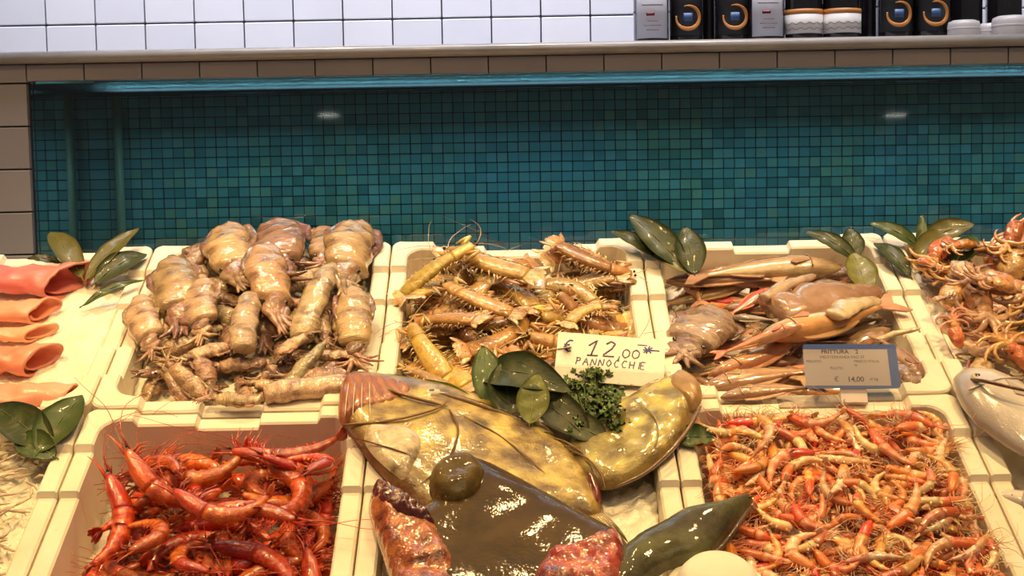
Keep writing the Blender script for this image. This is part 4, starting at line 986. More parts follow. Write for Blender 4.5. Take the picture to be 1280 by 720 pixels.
d1 = root_at('john_dory', 600, 560, -.005); tag(d1, 'big yellow-olive flat fish with gaping mouth, left one, under the dark fish', 'fish')
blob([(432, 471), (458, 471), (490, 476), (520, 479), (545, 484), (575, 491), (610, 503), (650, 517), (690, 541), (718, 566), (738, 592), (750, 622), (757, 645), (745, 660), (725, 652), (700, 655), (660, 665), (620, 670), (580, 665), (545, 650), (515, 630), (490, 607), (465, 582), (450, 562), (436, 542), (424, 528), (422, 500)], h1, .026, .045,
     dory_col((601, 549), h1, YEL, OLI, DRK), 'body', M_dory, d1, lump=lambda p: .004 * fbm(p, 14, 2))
blob([(430, 470), (470, 474), (505, 482), (530, 492), (505, 510), (470, 518), (440, 524), (428, 532), (422, 525), (424, 495)], up(h1, .012), .016, .016, (.36, .13, .05), 'mouth', M_membrane, d1, lump=lambda p: .002 * np.sin(p[:, 0] * 420 + p[:, 1] * 150))
blob([(455, 535), (485, 535), (520, 540), (535, 560), (525, 590), (508, 605), (488, 590), (468, 572), (455, 555)], up(h1, .014), .016, .02, (.78, .66, .40), 'gill_cover', M_dory, d1)
BRN = (.16, .07, .02)
wire([(428, 531, .012), (460, 529, .024), (500, 524, .030), (545, 512, .030), (560, 502, .028)], .0022, (.30, .13, .04), 'jaw_ridge', M_membrane, d1, h1)
wire([(436, 545, .010), (460, 552, .028), (495, 562, .032), (517, 570, .030)], .0013, BRN, 'gill_line', M_membrane, d1, h1)
for k, x in enumerate((436, 444, 453, 462)): wire([(x, 478, .030), (x - 3 + k, 498, .031), (x - 5 + 2 * k, 520, .029)], .0009, (.85, .75, .62), 'mouth_ray', M_membrane, d1, h1)
def eye_at(px, py, h, r, par):
    h = hval(h, px, py); a, b = P(px, py, h); g = MB().add(*ball((a, b, h), r, 14, 8, (1.5, 1, .55)), (.5, .4, .2)).build('eye', M_eyering); g.matrix_world = MC
    under(g, par); q = MB().add(*ball((a, b, h + r * .25), r * .55, 10, 6, (1.3, 1, .6))).build('pupil', M_eye); q.matrix_world = MC; q.parent = g; q.matrix_parent_inverse = MC.inverted()
wire([(505, 484, .020), (560, 494, .024), (615, 512, .022), (660, 530, .020), (700, 558, .016), (725, 585, .012)], .0060, (.20, .10, .035), 'back_ridge', M_dory, d1, h1)
wire([(470, 480, .024), (500, 492, .030), (528, 500, .030), (560, 508, .028)], .0030, (.26, .13, .04), 'snout_ridge', M_dory, d1, h1)
wire([(562, 512, .026), (575, 535, .030), (566, 565, .030), (545, 590, .028), (525, 605, .022)], .0018, (.16, .09, .03), 'gill_edge', M_membrane, d1, h1)
wire([(580, 520, .026), (620, 540, .028), (665, 575, .026), (700, 612, .022), (735, 640, .014)], .0011, (.30, .20, .06), 'lateral_line', M_membrane, d1, h1)
for k in range(9): wire([(612 + 12 * k, 506 + 7.2 * k + k * k * .15, .014), (620 + 12.3 * k, 500 + 7.0 * k + k * k * .15, .026), (634 + 12.6 * k, 503 + 7.4 * k + k * k * .15, .024)], .0011, (.26, .15, .05), 'fin_spine', M_membrane, d1, h1)
wire([(600, 556, .031), (592, 548, .032), (601, 541, .033), (611, 549, .032), (603, 557, .031)], .0007, (.45, .38, .12), 'spot_ring', M_dory, d1, h1)
eye_at(540, 491, up(h1, .024), .0095, d1)
blob([(722, 575), (732, 572), (742, 585), (750, 605), (753, 625), (745, 632), (738, 615), (730, 598)], up(h1, .014), .012, .01, (.25, .07, .035), 'dorsal_fin', M_red, d1, res=.003)
for k, pts in enumerate((((706, 560, .02), (735, 572, .035), (752, 592, .035), (757, 612, .03)), ((716, 566, .02), (738, 580, .03), (748, 600, .032)), ((690, 545, .02), (715, 556, .03), (735, 572, .03)))): wire(pts, .0016, (.20, .12, .05), 'fin_spine', M_membrane, d1, h1)
for k in range(7):
    x1 = 752 + 5.5 * k; y1 = 690 - 1.5 * k + (k - 3) * -1.0
    wire([(738 + 2.2 * k, 645 - k * .6, .016), (748 + 3.6 * k, 664 - k, .018), (x1, y1, .008)], .0028, (.46, .34, .16), 'tail_ray', M_dory, d1, h1, taper=True)

h2 = lambda x, y: -.018 + .038 * (x - 705) / 170
d2 = root_at('john_dory', 790, 545, 0); tag(d2, 'smaller yellow-olive flat fish pointing up right, beside the parsley', 'fish')
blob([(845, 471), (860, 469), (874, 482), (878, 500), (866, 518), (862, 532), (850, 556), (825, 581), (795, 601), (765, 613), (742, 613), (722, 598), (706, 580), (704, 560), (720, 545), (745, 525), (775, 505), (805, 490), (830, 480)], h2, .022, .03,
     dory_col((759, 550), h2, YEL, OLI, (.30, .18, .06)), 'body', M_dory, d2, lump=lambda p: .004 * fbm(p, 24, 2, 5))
blob([(842, 470), (860, 468), (876, 482), (879, 501), (866, 516), (850, 508), (838, 495), (828, 484)], up(h2, .008), .017, .016, (.42, .21, .09), 'mouth', M_membrane, d2, lump=lambda p: .0015 * np.sin(p[:, 0] * 380 + p[:, 1] * 250))
blob([(800, 487), (836, 474), (846, 480), (815, 494), (790, 500)], up(h2, .008), .014, .012, (.40, .30, .16), 'snout_ridge', M_dory, d2, res=.004)
eye_at(812, 493, up(h2, .021), .006, d2)
wire([(876, 508, .014), (862, 535, .016), (838, 565, .016), (805, 594, .014), (765, 610, .010)], .0032, (.20, .13, .07), 'belly_keel', M_membrane, d2, h2)
wire([(800, 505, .024), (820, 520, .026), (824, 545, .024), (812, 570, .02)], .0014, (.40, .30, .10), 'gill_line', M_membrane, d2, h2)

h3 = .010
s1 = root_at('flatfish', 640, 660, h3); tag(s1, 'large dark brown slimy fish lying across the front of the middle crate', 'fish')
DB = (.050, .022, .005); DB2 = (.085, .042, .009)
def bcol(V, d):
    k = np.clip(fbm(V, 12)[:, None] + .5, 0, 1); return np.array(DB) * k + np.array(DB2) * (1 - k)
def drape(pa, pb, ha, hb, h):   # lets a far end sink
    A = np.array(P(*pa, h)); B = np.array(P(*pb, h)); d = B - A; L2 = (d ** 2).sum()
    return lambda V: np.interp(((V[:, :2] - A) * d).sum(1) / L2, [0, 1], [ha, hb])
blob([(538, 600), (552, 584), (580, 575), (606, 578), (640, 596), (690, 623), (740, 651), (775, 668), (790, 690), (800, 760), (640, 800), (520, 770), (505, 725), (488, 685), (486, 655), (505, 640), (538, 638)], h3, .024, .05, bcol, 'body', M_brown, s1, lump=lambda p: .004 * fbm(p, 9, 2, 2))
blob([(533, 612), (540, 594), (558, 581), (580, 577), (600, 583), (610, 600), (604, 622), (588, 636), (565, 640), (545, 632)], h3 + .010, .030, .024, (.13, .07, .02), 'head', M_brown, s1, lump=lambda p: .004 * fbm(p, 45, 2, 7))
RD = lambda V, d: np.array((.42, .07, .04)) + np.array((.22, .10, .03)) * np.clip(fbm(V, 35)[:, None] * 1.4 + .5, 0, 1)
blob([(462, 622), (470, 613), (490, 616), (512, 634), (540, 652), (560, 684), (575, 720), (580, 780), (500, 780), (484, 712), (470, 670), (460, 642)], h3 + .002, .030, .028, RD, 'red_flap', M_red, s1, lump=lambda p: .008 * fbm(p, 40, 4, 3))
blob([(462, 620), (470, 612), (490, 614), (512, 630), (538, 648), (548, 664), (530, 668), (508, 660), (488, 650), (472, 640)], h3 + .014, .026, .014, (.16, .035, .025), 'gill_flesh', M_red, s1, res=.003, lump=lambda p: .008 * fbm(p, 130, 2, 3))
blob([(660, 745), (672, 712), (690, 697), (726, 688), (760, 670), (780, 680), (784, 700), (778, 760), (700, 790)], h3 + .010, .030, .024, RD, 'red_flap', M_red, s1, lump=lambda p: .009 * fbm(p, 45, 4, 9))
h4 = .018
s2 = root_at('dark_fish', 860, 670, h4); tag(s2, 'dark grey fish tail pointing up right over the crate rim', 'fish')
blob([(765, 700), (780, 685), (800, 669), (828, 656), (850, 641), (872, 636), (900, 631), (925, 623), (943, 621), (938, 634), (920, 655), (900, 684), (880, 702), (852, 708), (825, 716), (800, 745), (740, 770)], h4, .022, .035,
     lambda V, d: np.array((.075, .06, .04)) + np.array((.05, .055, .015)) * (np.sin(V[:, 1] * 70)[:, None] * .5 + .5), 'body', M_brown, s2, lump=lambda p: .002 * fbm(p, 20, 2, 4))
wire([(850, 640, .010), (900, 632, .012), (945, 619, .008)], .0035, (.10, .09, .05), 'fin_edge', M_brown, s2, h4)
wire([(938, 634, .010), (905, 682, .012), (878, 704, .008)], .0035, (.12, .08, .05), 'fin_edge', M_brown, s2, h4)

# rounded foam lump standing in for the crate corners at the bottom edge
a, b = P(897, 738, .02)
crate_corner = MB().add(*lathe([(.001, .034), (.034, .034), (.040, .031), (.046, .022), (.052, .006), (.060, .004), (.061, .001), (.056, .0), (.001, .0)], 40))
o = crate_corner.build('foam_corner', M_foam); o.matrix_world = MC @ Matrix.Translation((a, b, .014)); tag(o, 'rounded white foam crate corner at the bottom edge, half out of frame', 'crate_corner')

# ------------------------------------------------------------------ leaves
def leaf(base, tip, hb, ht, wpx, col, lab, cup=.25, arch=.12, roll=0., hint=None, name='bay_leaf', group='green leaves'):
    B = P3(*base, hb); T_ = P3(*tip, ht); X = T_ - B; L = X.length; X.normalize(); z = (hint or (EN * .6 + Vector((0, -1, .35)) * .6)).normalized()
    Y = z.cross(X).normalized(); Z = X.cross(Y); Wd = wpx * 1.22e-3 * (2.0 / 2.0) * .5
    nu, nv = 16, 9; V = []; C = []; c = np.array(col)
    for i in range(nu):
        u = i / (nu - 1); wd = Wd * (math.sin(PI * u ** .85) ** .8 if 0 < u < 1 else 0) + .0006
        for k in range(nv):
            t = (k / (nv - 1) - .5) * 2; V.append((u * L, t * wd, cup * wd * t * t + arch * L * math.sin(PI * u) + .0008 * math.sin(22 * u + 3 * t)))
            vein = .5 * max(0, math.sin(u * 26 - abs(t) * 5)) ** 4; C.append(c * (1 + .35 * vein) + (.02 if abs(t) > .9 else 0))
    V = np.array(V); n = nu * nv; up_ = V + (0, 0, .0004); dn = V - (0, 0, .0004); f = []
    for i in range(nu - 1):
        for k in range(nv - 1): q = (i * nv + k, (i + 1) * nv + k, (i + 1) * nv + k + 1, i * nv + k + 1); f.append(q); f.append(tuple(n + z_ for z_ in reversed(q)))
    ed = list(range(nv)) + [i * nv + nv - 1 for i in range(1, nu)] + [(nu - 1) * nv + k for k in range(nv - 2, -1, -1)] + [i * nv for i in range(nu - 2, 0, -1)]
    m = len(ed); f += [(ed[(j + 1) % m], ed[j], n + ed[j], n + ed[(j + 1) % m]) for j in range(m)]
    M = Matrix(((X.x, Y.x, Z.x, B.x), (X.y, Y.y, Z.y, B.y), (X.z, Y.z, Z.z, B.z), (0, 0, 0, 1))) @ Matrix.Rotation(roll, 4, 'X')
    o = MB().add(np.concatenate([up_, dn]), f, np.array(C + C)).build(name, M_leaf); o.matrix_world = M; tag(o, lab, 'leaf', group)
    mid = MB().add(*tube([(u * L, 0, arch * L * math.sin(PI * u) + .0006) for u in np.linspace(-.06, .96, 12)], np.linspace(.0011, .0003, 12), None, 5), np.array(col) * 1.1 + np.array((.10, .11, .03))).build('midrib', M_leaf); mid.parent = o
    return o
GD, GM, GO, GY, GK = (.020, .036, .010), (.034, .072, .016), (.10, .088, .016), (.19, .18, .04), (.012, .020, .009)
leaf((103, 348), (62, 291), .01, .03, 34, GO, 'olive leaf, leftmost over the rear rim behind the fillets', roll=.2)
leaf((108, 350), (174, 285), .01, .045, 30, GO, 'olive-brown leaf pointing up right over the rear rim', arch=.05, roll=-.2)
leaf((118, 355), (184, 318), .008, .02, 36, GD, 'dark green leaf below the olive-brown one, beside the cuttlefish crate')
leaf((104, 382), (180, 350), .004, .012, 11, GM, 'thin green leaf seen edge-on at the right of the rolled fillets', cup=.1)
leaf((76, 328), (34, 323), .012, .02, 12, GK, 'small dark leaf on the rear rim at the far left', cup=.1)
leaf((856, 335), (786, 268), .014, .06, 42, GD, 'large dark leaf pointing up left at the rear of the mixed fish crate', arch=.05)
leaf((868, 343), (856, 283), .010, .05, 40, GD, 'broad dark leaf standing upright at the rear of the mixed fish crate', arch=.04)
leaf((830, 326), (763, 290), .014, .035, 22, GD, 'narrow dark leaf lying to the left over the mantis shrimp crate corner')
leaf((868, 342), (812, 318), .008, .02, 26, (.16, .15, .06), 'pale brownish leaf lying under the two dark leaves')
leaf((1072, 326), (1006, 290), .010, .035, 24, GD, 'narrow dark leaf at the rear right corner of the mixed fish crate')
leaf((1068, 324), (1062, 285), .012, .04, 30, GD, 'short upright leaf beside the narrow dark one', arch=.05)
leaf((1085, 366), (1066, 316), -.004, .02, 40, GY, 'yellow-green leaf hanging into the mixed fish crate', arch=.04)
leaf((1138, 346), (1092, 304), .006, .02, 24, GD, 'dark leaf lying on the rim between the two right rear crates')
leaf((1150, 310), (1086, 279), .014, .04, 22, GM, 'green leaf pointing left above the octopus crate')
leaf((1152, 318), (1152, 268), .01, .05, 16, GM, 'narrow leaf standing up behind the octopuses', arch=.03)
leaf((1150, 306), (1218, 280), .012, .045, 34, GO, 'olive-yellow leaf pointing right behind the octopuses')
leaf((1190, 335), (1220, 296), .01, .03, 30, GM, 'rounded green leaf at the right end of the leaves by the octopuses')
leaf((1140, 335), (1178, 288), .012, .03, 30, GO, 'olive leaf in the middle of the leaves behind the octopuses')
leaf((48, 566), (103, 494), .012, .025, 46, GM, 'broad dark green leaf pointing up right below the nearest fillet', arch=.04)
leaf((66, 560), (-8, 506), .010, .022, 46, GD, 'dark leaf at the left edge below the nearest fillet', arch=.04)
leaf((70, 572), (20, 548), .006, .008, 34, GM, 'green leaf lying flat against the far left crate rim')
leaf((618, 512), (603, 432), .005, .05, 38, (.085, .14, .05), 'grey-green leaf standing up left of the mantis shrimp crate front', arch=.03)
leaf((640, 525), (628, 452), .008, .045, 46, GD, 'dark glossy leaf standing behind the yellowish leaf', arch=.03)
leaf((662, 530), (672, 466), .016, .055, 36, (.20, .22, .06), 'yellowish leaf with a pale edge standing in the middle of the bunch', arch=.02)
leaf((600, 470), (715, 490), .016, .035, 50, GD, 'long dark leaf arching over the bunch above the big fish', arch=.18)
leaf((735, 548), (660, 490), .008, .02, 44, GK, 'blackish green leaf lying between the two olive fish', arch=.06)
leaf((760, 552), (690, 520), .008, .012, 34, GD, 'dark leaf with pale midrib under the parsley', arch=.05)
leaf((572, 500), (462, 468), .010, .016, 17, GM, 'slim green leaf behind the back of the left olive fish', arch=.03)
leaf((596, 506), (520, 476), .012, .02, 18, (.09, .16, .03), 'bright green leaf tucked behind the eye of the left olive fish', arch=.04)
leaf((842, 548), (899, 547), .008, .012, 28, (.025, .075, .015), 'small dark green leaf pointing right onto the small shrimps', arch=.06)

# parsley
pa, pb = P(742, 492, .014); pars = root_at('parsley_sprig', 745, 515, .006); tag(pars, 'curly dark green parsley bunch leaning on the price card', 'parsley')
st = MB(); lf = MB(); rr = random.Random(8); a_b, b_b = P(735, 540, .004)
for k in range(26):
    ex, ey = rr.uniform(702, 782), rr.uniform(462, 532)
    if ex < 720 and ey > 505: continue
    hz = rr.uniform(.012, .036); a1_, b1_ = P(ex, ey, hz); q = [(a_b, b_b, .004), ((a_b + a1_) / 2, (b_b + b1_) / 2, hz * .8), (a1_, b1_, hz)]
    st.add(*tube(q, [.0011, .0009, .0006], None, 4), (.08, .14, .03))
    for m in range(11):
        cx, cy, cz = a1_ + rr.gauss(0, .007), b1_ + rr.gauss(0, .008), hz + rr.uniform(-.006, .006); ra = rr.uniform(.004, .0075); nn_ = 13; ax = rr.uniform(0, 6); tl_ = rr.uniform(-.8, .8)
        V = [(0, 0, .001)]; 
        for t in range(nn_):
            an = t * 2 * PI / nn_; r_ = ra * (.6 + .4 * abs(math.sin(an * 2.5 + ax))); V.append((r_ * math.cos(an), r_ * math.sin(an), .0022 * math.sin(an * 4 + ax)))
        V = np.array(V); R3 = np.array(Matrix.Rotation(ax, 3, 'Z') @ Matrix.Rotation(tl_, 3, 'X')); V = V @ R3.T + (cx, cy, cz)
        up2 = V + (0, 0, .0003); F = [(0, 1 + t, 1 + (t + 1) % nn_) for t in range(nn_)]; lf.add(up2, F, np.array((.055, .105, .022)) * rr.uniform(.5, 1.7))
        lf.add(V - (0, 0, .0003), [tuple(reversed(x)) for x in F], (.05, .09, .02))
for m_, nm in ((st, 'stems'), (lf, 'leaflets')): o = m_.build(nm, M_leaf); o.matrix_world = MC; under(o, pars); o['kind'] = 'stuff'

# ------------------------------------------------------------------ price cards
M_card = flat_mat('cream_card', (.97, .93, .84), .45); 
_n = NT('cream_paper'); _b = _n.bsdf((.97, .93, .84), .45); _t = _n.n('ShaderNodeBsdfTranslucent'); _t.inputs[0].default_value = (.95, .86, .72, 1); _m = _n.n('ShaderNodeMixShader'); _m.inputs[0].default_value = .05
_n.l(_b.outputs[0], _m.inputs[1]); _n.l(_t.outputs[0], _m.inputs[2]); _n.l(_m.outputs[0], _n.out.inputs[0]); M_card = _n.m
M_ink = flat_mat('violet_ink', (.10, .045, .20), .5); M_blueink = flat_mat('blue_ink', (.05, .06, .34), .5)
M_plastic = clear_mat('clear_plastic', (.985, .975, .97), 1.35); M_blue = flat_mat('blue_plastic', (.07, .15, .50), .35); M_tagface = flat_mat('tag_paper', (.74, .64, .62), .4); M_print = flat_mat('grey_print', (.16, .11, .12), .5)
GL = {'€': [[(.9, .95), (.6, 1), (.3, .8), (.2, .5), (.3, .2), (.6, 0), (.9, .05)], [(0, .6), (.65, .6)], [(0, .42), (.6, .42)]],
      '1': [[(.0, .62), (.5, 1), (.4, 0)], [(.1, 0), (.9, .02)]], '2': [[(.1, .8), (.4, 1), (.75, .85), (.6, .5), (.05, .02), (.95, .04)]], ',': [[(.3, .1), (.2, -.2)]],
      '0': [[(.5, .62), (.15, .5), (.1, .2), (.4, 0), (.8, .15), (.85, .45), (.5, .62)]], 'P': [[(.15, 0), (.2, 1)], [(.0, .95), (.7, .95), (.75, .6), (.2, .5)]],
      'A': [[(0, 0), (.45, 1), (.9, 0)], [(.2, .4), (.7, .4)]], 'N': [[(.05, 0), (.1, 1), (.8, 0), (.85, 1)]], 'O': [[(.45, 1), (.05, .5), (.45, 0), (.9, .5), (.45, 1)]],
      'C': [[(.85, .9), (.4, 1), (.1, .5), (.4, 0), (.85, .1)]], 'H': [[(.1, 0), (.1, 1)], [(.8, 0), (.85, 1)], [(.1, .5), (.85, .5)]], 'I': [[(.4, 0), (.45, 1)]], 'E': [[(.8, 1), (.1, 1), (.1, 0), (.8, 0)], [(.1, .5), (.6, .5)]],
      '-': [[(.1, .5), (.8, .5)]], '*': [[(.1, .2), (.9, .8)], [(.1, .8), (.9, .2)], [(0, .5), (1, .5)], [(.4, .1), (.6, .95)]]}
def strokes(txt, x0, y0, cw, chh, r, gap=.25, slant=.15):
    mb = MB(); x = x0
    for ch in txt:
        if ch == ' ': x += cw * .7; continue
        for s_ in GL[ch]:
            q = np.array([(x + (px + slant * py) * cw, y0 + py * chh, 0) for px, py in s_]); t = np.linspace(0, len(q) - 1, len(q) * 3); q = np.stack([np.interp(t, range(len(q)), q[:, k]) for k in range(3)], 1)
            mb.add(*tube(q, r, .0002, 5))
        x += cw * (1 + gap) * (.45 if ch in ',I' else 1)
    return mb
def card_frame(bot_px, h, tl, tr, br, bl, lean):
    B = P3(*bot_px, h); n = (Vector((0, -1, 0)) * math.cos(lean) + Vector((0, 0, 1)) * math.sin(lean)).normalized()
    q = [hit(*p, B, n) for p in (bl, br, tl, tr)]; X = (q[1] - q[0]); w_ = X.length; X.normalize(); Y = n.cross(X); hgt = ((q[2] - q[0]).dot(Y) + (q[3] - q[1]).dot(Y)) / 2
    return Matrix(((X.x, Y.x, n.x, q[0].x), (X.y, Y.y, n.y, q[0].y), (X.z, Y.z, n.z, q[0].z), (0, 0, 0, 1))), w_, hgt
M1, w1, g1 = card_frame((765, 483), .020, (701, 416), (836, 425), (829, 485), (692, 474), math.radians(42))
c1 = bpy.data.objects.new('price_card', None); COL.objects.link(c1); c1.matrix_world = M1; tag(c1, 'cream handwritten price card reading € 12,00 stuck in behind the parsley', 'price card')
def cpart(mb, name, mat, par, z=0., smooth=True, x=0, y=0):
    o = mb.build(name, mat, par, smooth); o.location = (x, y, z); return o
cpart(MB().add(*box(0, w1, 0, g1, -.0006, .0006)), 'paper', M_card, c1, smooth=False)
cpart(MB().add(*box(-.003, w1 + .010, -.004, g1 * .32, .0019, .0024)), 'clear_sleeve', M_plastic, c1, smooth=False)
cpart(strokes('€', w1 * .055, g1 * .60, w1 * .085, g1 * .24, .0012), 'lettering', M_blueink, c1, .0010)
cpart(strokes('12', w1 * .27, g1 * .55, w1 * .125, g1 * .33, .0013, .15, .3), 'lettering', M_ink, c1, .0010)
cpart(strokes(',00', w1 * .56, g1 * .55, w1 * .085, g1 * .30, .0009, .05), 'lettering', M_ink, c1, .0010)
cpart(strokes('*-', w1 * .79, g1 * .66, w1 * .09, g1 * .19, .0011, -.1), 'pen_mark', M_blueink, c1, .0010)
cpart(strokes('-', w1 * .72, g1 * .78, w1 * .13, g1 * .14, .0008, -.1), 'pen_mark', M_blueink, c1, .0010)
cpart(strokes('PANNOCCHIE', w1 * .18, g1 * .34, w1 * .055, g1 * .15, .0008, .28), 'lettering', M_ink, c1, .0010)
M2, w2, g2 = card_frame((1068, 497), .012, (1008, 431), (1126, 430), (1126, 485), (1008, 485), math.radians(30))
c2 = bpy.data.objects.new('price_tag', None); COL.objects.link(c2); c2.matrix_world = M2; tag(c2, 'blue-edged printed plastic price tag clipped to the rim before the mixed fish', 'price tag')
def rbox(x0, x1, y0, y1, z0, z1, r):
    pts = [(p[0] + (x0 + x1) / 2, p[1] + (y0 + y1) / 2) for p in rrect(x1 - x0, y1 - y0, r, 5)]; return rings([[(x, y, z) for x, y in pts] for z in (z0, z1)])
cpart(MB().add(*rbox(0, w2, 0, g2, -.002, .0005, .004)), 'blue_backing', M_blue, c2, smooth=False)
cpart(MB().add(*box(-.0005, w2 * .90, g2 * .05, g2 * .88, .0005, .0010)), 'paper', M_tagface, c2, smooth=False)
cpart(MB().add(*rbox(-.003, w2 + .002, -.002, g2 + .003, .0026, .0034, .005)), 'clear_cover', M_plastic, c2, smooth=False)
cpart(MB().add(*box(w2 * .36, w2 * .64, -.022, .004, -.0035, -.0020)).add(*box(w2 * .38, w2 * .62, -.024, -.018, -.010, .008)), 'clip', M_tagface, c2, smooth=False)
def txt(body, x, y, size, mat, par, z=.0012, bold=0.):
    cu = bpy.data.curves.new('lettering', 'FONT'); cu.body = body; cu.size = size; cu.offset = bold; cu.extrude = .0001; t0 = bpy.data.objects.new('lettering', cu); COL.objects.link(t0); cu.materials.append(mat); me = bpy.data.meshes.new_from_object(t0); bpy.data.objects.remove(t0); t = bpy.data.objects.new('lettering', me); COL.objects.link(t)
    t.parent = par; t.location = (x, y, z); return t
txt('FRITTURA    2', w2 * .19, g2 * .78, .0085, M_print, c2, bold=.0002); txt('MEDITERRANEA FAO 37', w2 * .17, g2 * .67, .0058, M_print, c2)
txt('PESCATO', w2 * .02, g2 * .575, .0050, M_print, c2); txt('FRESCO ITALIA', w2 * .53, g2 * .575, .0052, M_print, c2); txt('kg', w2 * .53, g2 * .50, .004, M_print, c2); txt('PULITO', w2 * .27, g2 * .42, .0052, M_print, c2)
txt('€', w2 * .30, g2 * .14, .0105, M_print, c2); txt('14,00', w2 * .44, g2 * .14, .0105, M_print, c2, bold=.0002); txt('al kg', w2 * .68, g2 * .17, .0062, M_print, c2)

# ------------------------------------------------------------------ bottles on the ledge
M_bot = flat_mat('dark_bottle_glass', (.012, .010, .012), .06, coat=1.); M_lab = flat_mat('cream_label', (.72, .66, .62), .5); M_lab2 = flat_mat('white_label', (.62, .60, .66), .5); M_blk = flat_mat('black_label', (.012, .011, .013), .5)
M_or = flat_mat('orange_print', (.55, .20, .04), .4); M_bl = flat_mat('blue_print', (.04, .09, .22), .4); M_cap = flat_mat('foil', (.12, .02, .03), .3, metal=.6); M_wh = flat_mat('white_ceramic', (.62, .56, .55), .35)
def bottle(px, wpx, kind, lab, Y=2.64, hgt=.30):
    x = on_wall(px, 35, Y).x; r = wpx / 2 / FPX * Y; z0 = LZ1
    b = bpy.data.objects.new('wine_bottle', None); COL.objects.link(b); b.location = (x, Y + r, z0); tag(b, lab, 'bottle', 'bottles on the ledge')
    MB().add(*lathe([(.003, .004), (r * .6, .001), (r * .96, .0), (r, .006), (r, hgt * .60), (r * .93, hgt * .66), (r * .5, hgt * .73), (r * .37, hgt * .78), (r * .36, hgt * .96), (r * .40, hgt * .965), (r * .40, hgt * .985), (r * .34, hgt)], 28)).build('glass_body', M_bot, b)
    MB().add(*lathe([(r * .38, hgt * .80), (r * .38, hgt * .955), (r * .42, hgt * .962), (r * .42, hgt * 1.002), (.002, hgt * 1.003)], 20)).build('foil_cap', M_cap, b)
    def band(z_0, z_1, a0, a1, off, mat, nm, n=18):
        v = []; f = []
        for rr_, in ((r + off,), (r + off - .0006,)):
            for z in (z_0, z_1): v += [(rr_ * math.sin(t), -rr_ * math.cos(t), z) for t in np.linspace(a0, a1, n)]
        for k in range(n - 1): f += [(k, k + 1, n + k + 1, n + k), (2 * n + k, 3 * n + k, 3 * n + k + 1, 2 * n + k + 1), (k, 2 * n + k, 2 * n + k + 1, k + 1), (n + k, n + k + 1, 3 * n + k + 1, 3 * n + k)]
        f += [(0, n, 3 * n, 2 * n), (n - 1, 3 * n - 1, 4 * n - 1, 2 * n - 1)]; return MB().add(v, f).build(nm, mat, b)
    if kind == 'white':
        l_ = band(.016, .13, -1.0, 1.0, .0012, M_lab2, 'label')
        for k, (zz, ww) in enumerate(((.030, .35), (.038, .5), (.046, .3), (.075, .6))): q = band(zz, zz + .0015, -ww, ww, .0016, M_print, 'print_line', 8); q.parent = l_
        q = band(.056, .062, -.35, .1, .0017, M_cap, 'print_mark', 8); q.parent = l_
    if kind == 'cream':
        l_ = band(.020, .055, -1.5, 1.5, .0012, M_lab, 'label')
        for zz in (.028, .038):
            pts = [((r + .0016) * math.sin(t), -(r + .0016) * math.cos(t), zz + .0018 * math.sin(t * 14)) for t in np.linspace(-1.2, 1.2, 40)]; q = MB().add(*tube(pts, .0005, None, 4)).build('wavy_print', M_print, b); q.parent = l_
        q = band(.055, .064, -1.5, 1.5, .0014, M_or, 'label_band'); q.parent = l_
    if kind == 'ring':
        l_ = band(.022, .15, -1.1, 1.1, .0010, M_blk, 'label')
        cz = .054; R_ = .021
        pts = [((r + .002) * math.sin(R_ * math.cos(t) / r), -(r + .002) * math.cos(R_ * math.cos(t) / r), cz + R_ * math.sin(t)) for t in np.linspace(-3.3, 1.9, 34)]
        q = MB().add(*tube(pts, np.interp(np.linspace(0, 1, 34), [0, .3, .7, 1], [.0015, .0038, .0038, .001]), .0006, 6, up=(0, -1, 0))).build('ring_emblem', M_or, b, True); q.parent = l_
        q = band(cz - .007, cz + .008, -.25, .25, .0016, M_bl, 'blue_emblem', 8); q.parent = l_
    return b
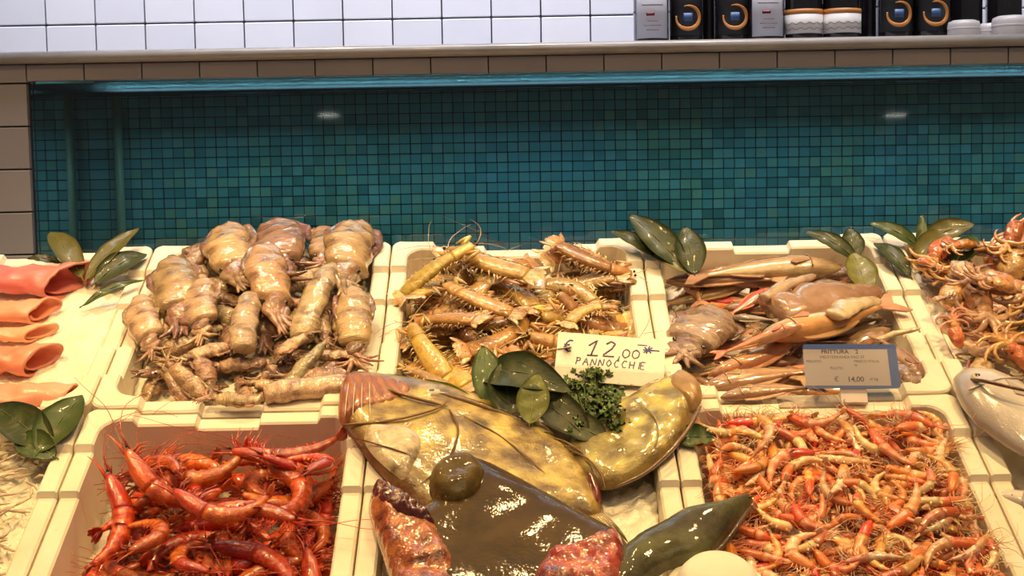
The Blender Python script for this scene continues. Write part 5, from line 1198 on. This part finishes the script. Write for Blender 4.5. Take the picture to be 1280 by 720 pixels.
bottle(816, 44, 'white', 'bottle with a white label, leftmost on the ledge')
bottle(860, 44, 'ring', 'dark bottle with an orange ring emblem, second from left', 2.66)
bottle(919, 46, 'ring', 'dark bottle with an orange ring, right of a dark gap', 2.66)
bottle(961, 44, 'white', 'bottle with a white label between ring emblem and cream label')
bottle(1009, 47, 'cream', 'bottle with a cream wavy-line label, left one of the pair')
bottle(1057, 47, 'cream', 'bottle with a cream wavy-line label, right one of the pair')
bottle(1124, 46, 'ring', 'dark bottle with an orange ring, first right of the cream labels', 2.66)
bottle(1170, 46, 'ring', 'dark bottle with an orange ring, rightmost of its kind', 2.66)
for px, wh in ((838, 'between the leftmost white label and the first orange ring'), (890, 'between the first two orange rings'), (985, 'in the gap left of the cream labels'), (1093, 'in the gap right of the cream labels'), (1147, 'between the two right orange rings'), (1212, 'above the leftmost white jar'), (1262, 'above the rightmost white jar')): bottle(px, 44, 'plain', 'plain dark bottle ' + wh, 2.74)
wire_ = None
for px, wp, zz, Y_ in ((1211, 40, .038, 2.62), (1243, 34, .036, 2.67), (1271, 46, .045, 2.62)):
    x = on_wall(px, 30, Y_).x; r = wp / 2 / FPX * Y_
    o = MB().add(*lathe([(r * .5, 0), (r * .92, .0), (r, .006), (r, zz * .75), (r * .93, zz * .93), (r * .7, zz), (.002, zz)], 28)).build('white_jar', M_wh); o.location = (x, Y_ + r, LZ1)
    MBb = MB().add(*lathe([(r * 1.005, zz * .55), (r * 1.012, zz * .57), (r * 1.012, zz * .62), (r * 1.005, zz * .64)], 28)).build('groove_ring', M_wh, o)
    tag(o, {1211: 'low white jar, leftmost of the three on the ledge', 1243: 'low white jar half hidden between two others', 1271: 'low white jar at the right edge of the frame'}[px], 'jar', 'white jars on the ledge')

q = [P3(632, 308, .005), P3(600, 290, .03), P3(552, 270, .055)]
o = MB().add(*tube([tuple(x) for x in q], [.0009, .0007, .0003], None, 5), (.10, .06, .03)).build('broken_feeler', M_membrane); tag(o, 'thin dark shrimp feeler sticking up over the rear rim of the mantis shrimp crate', 'feeler')
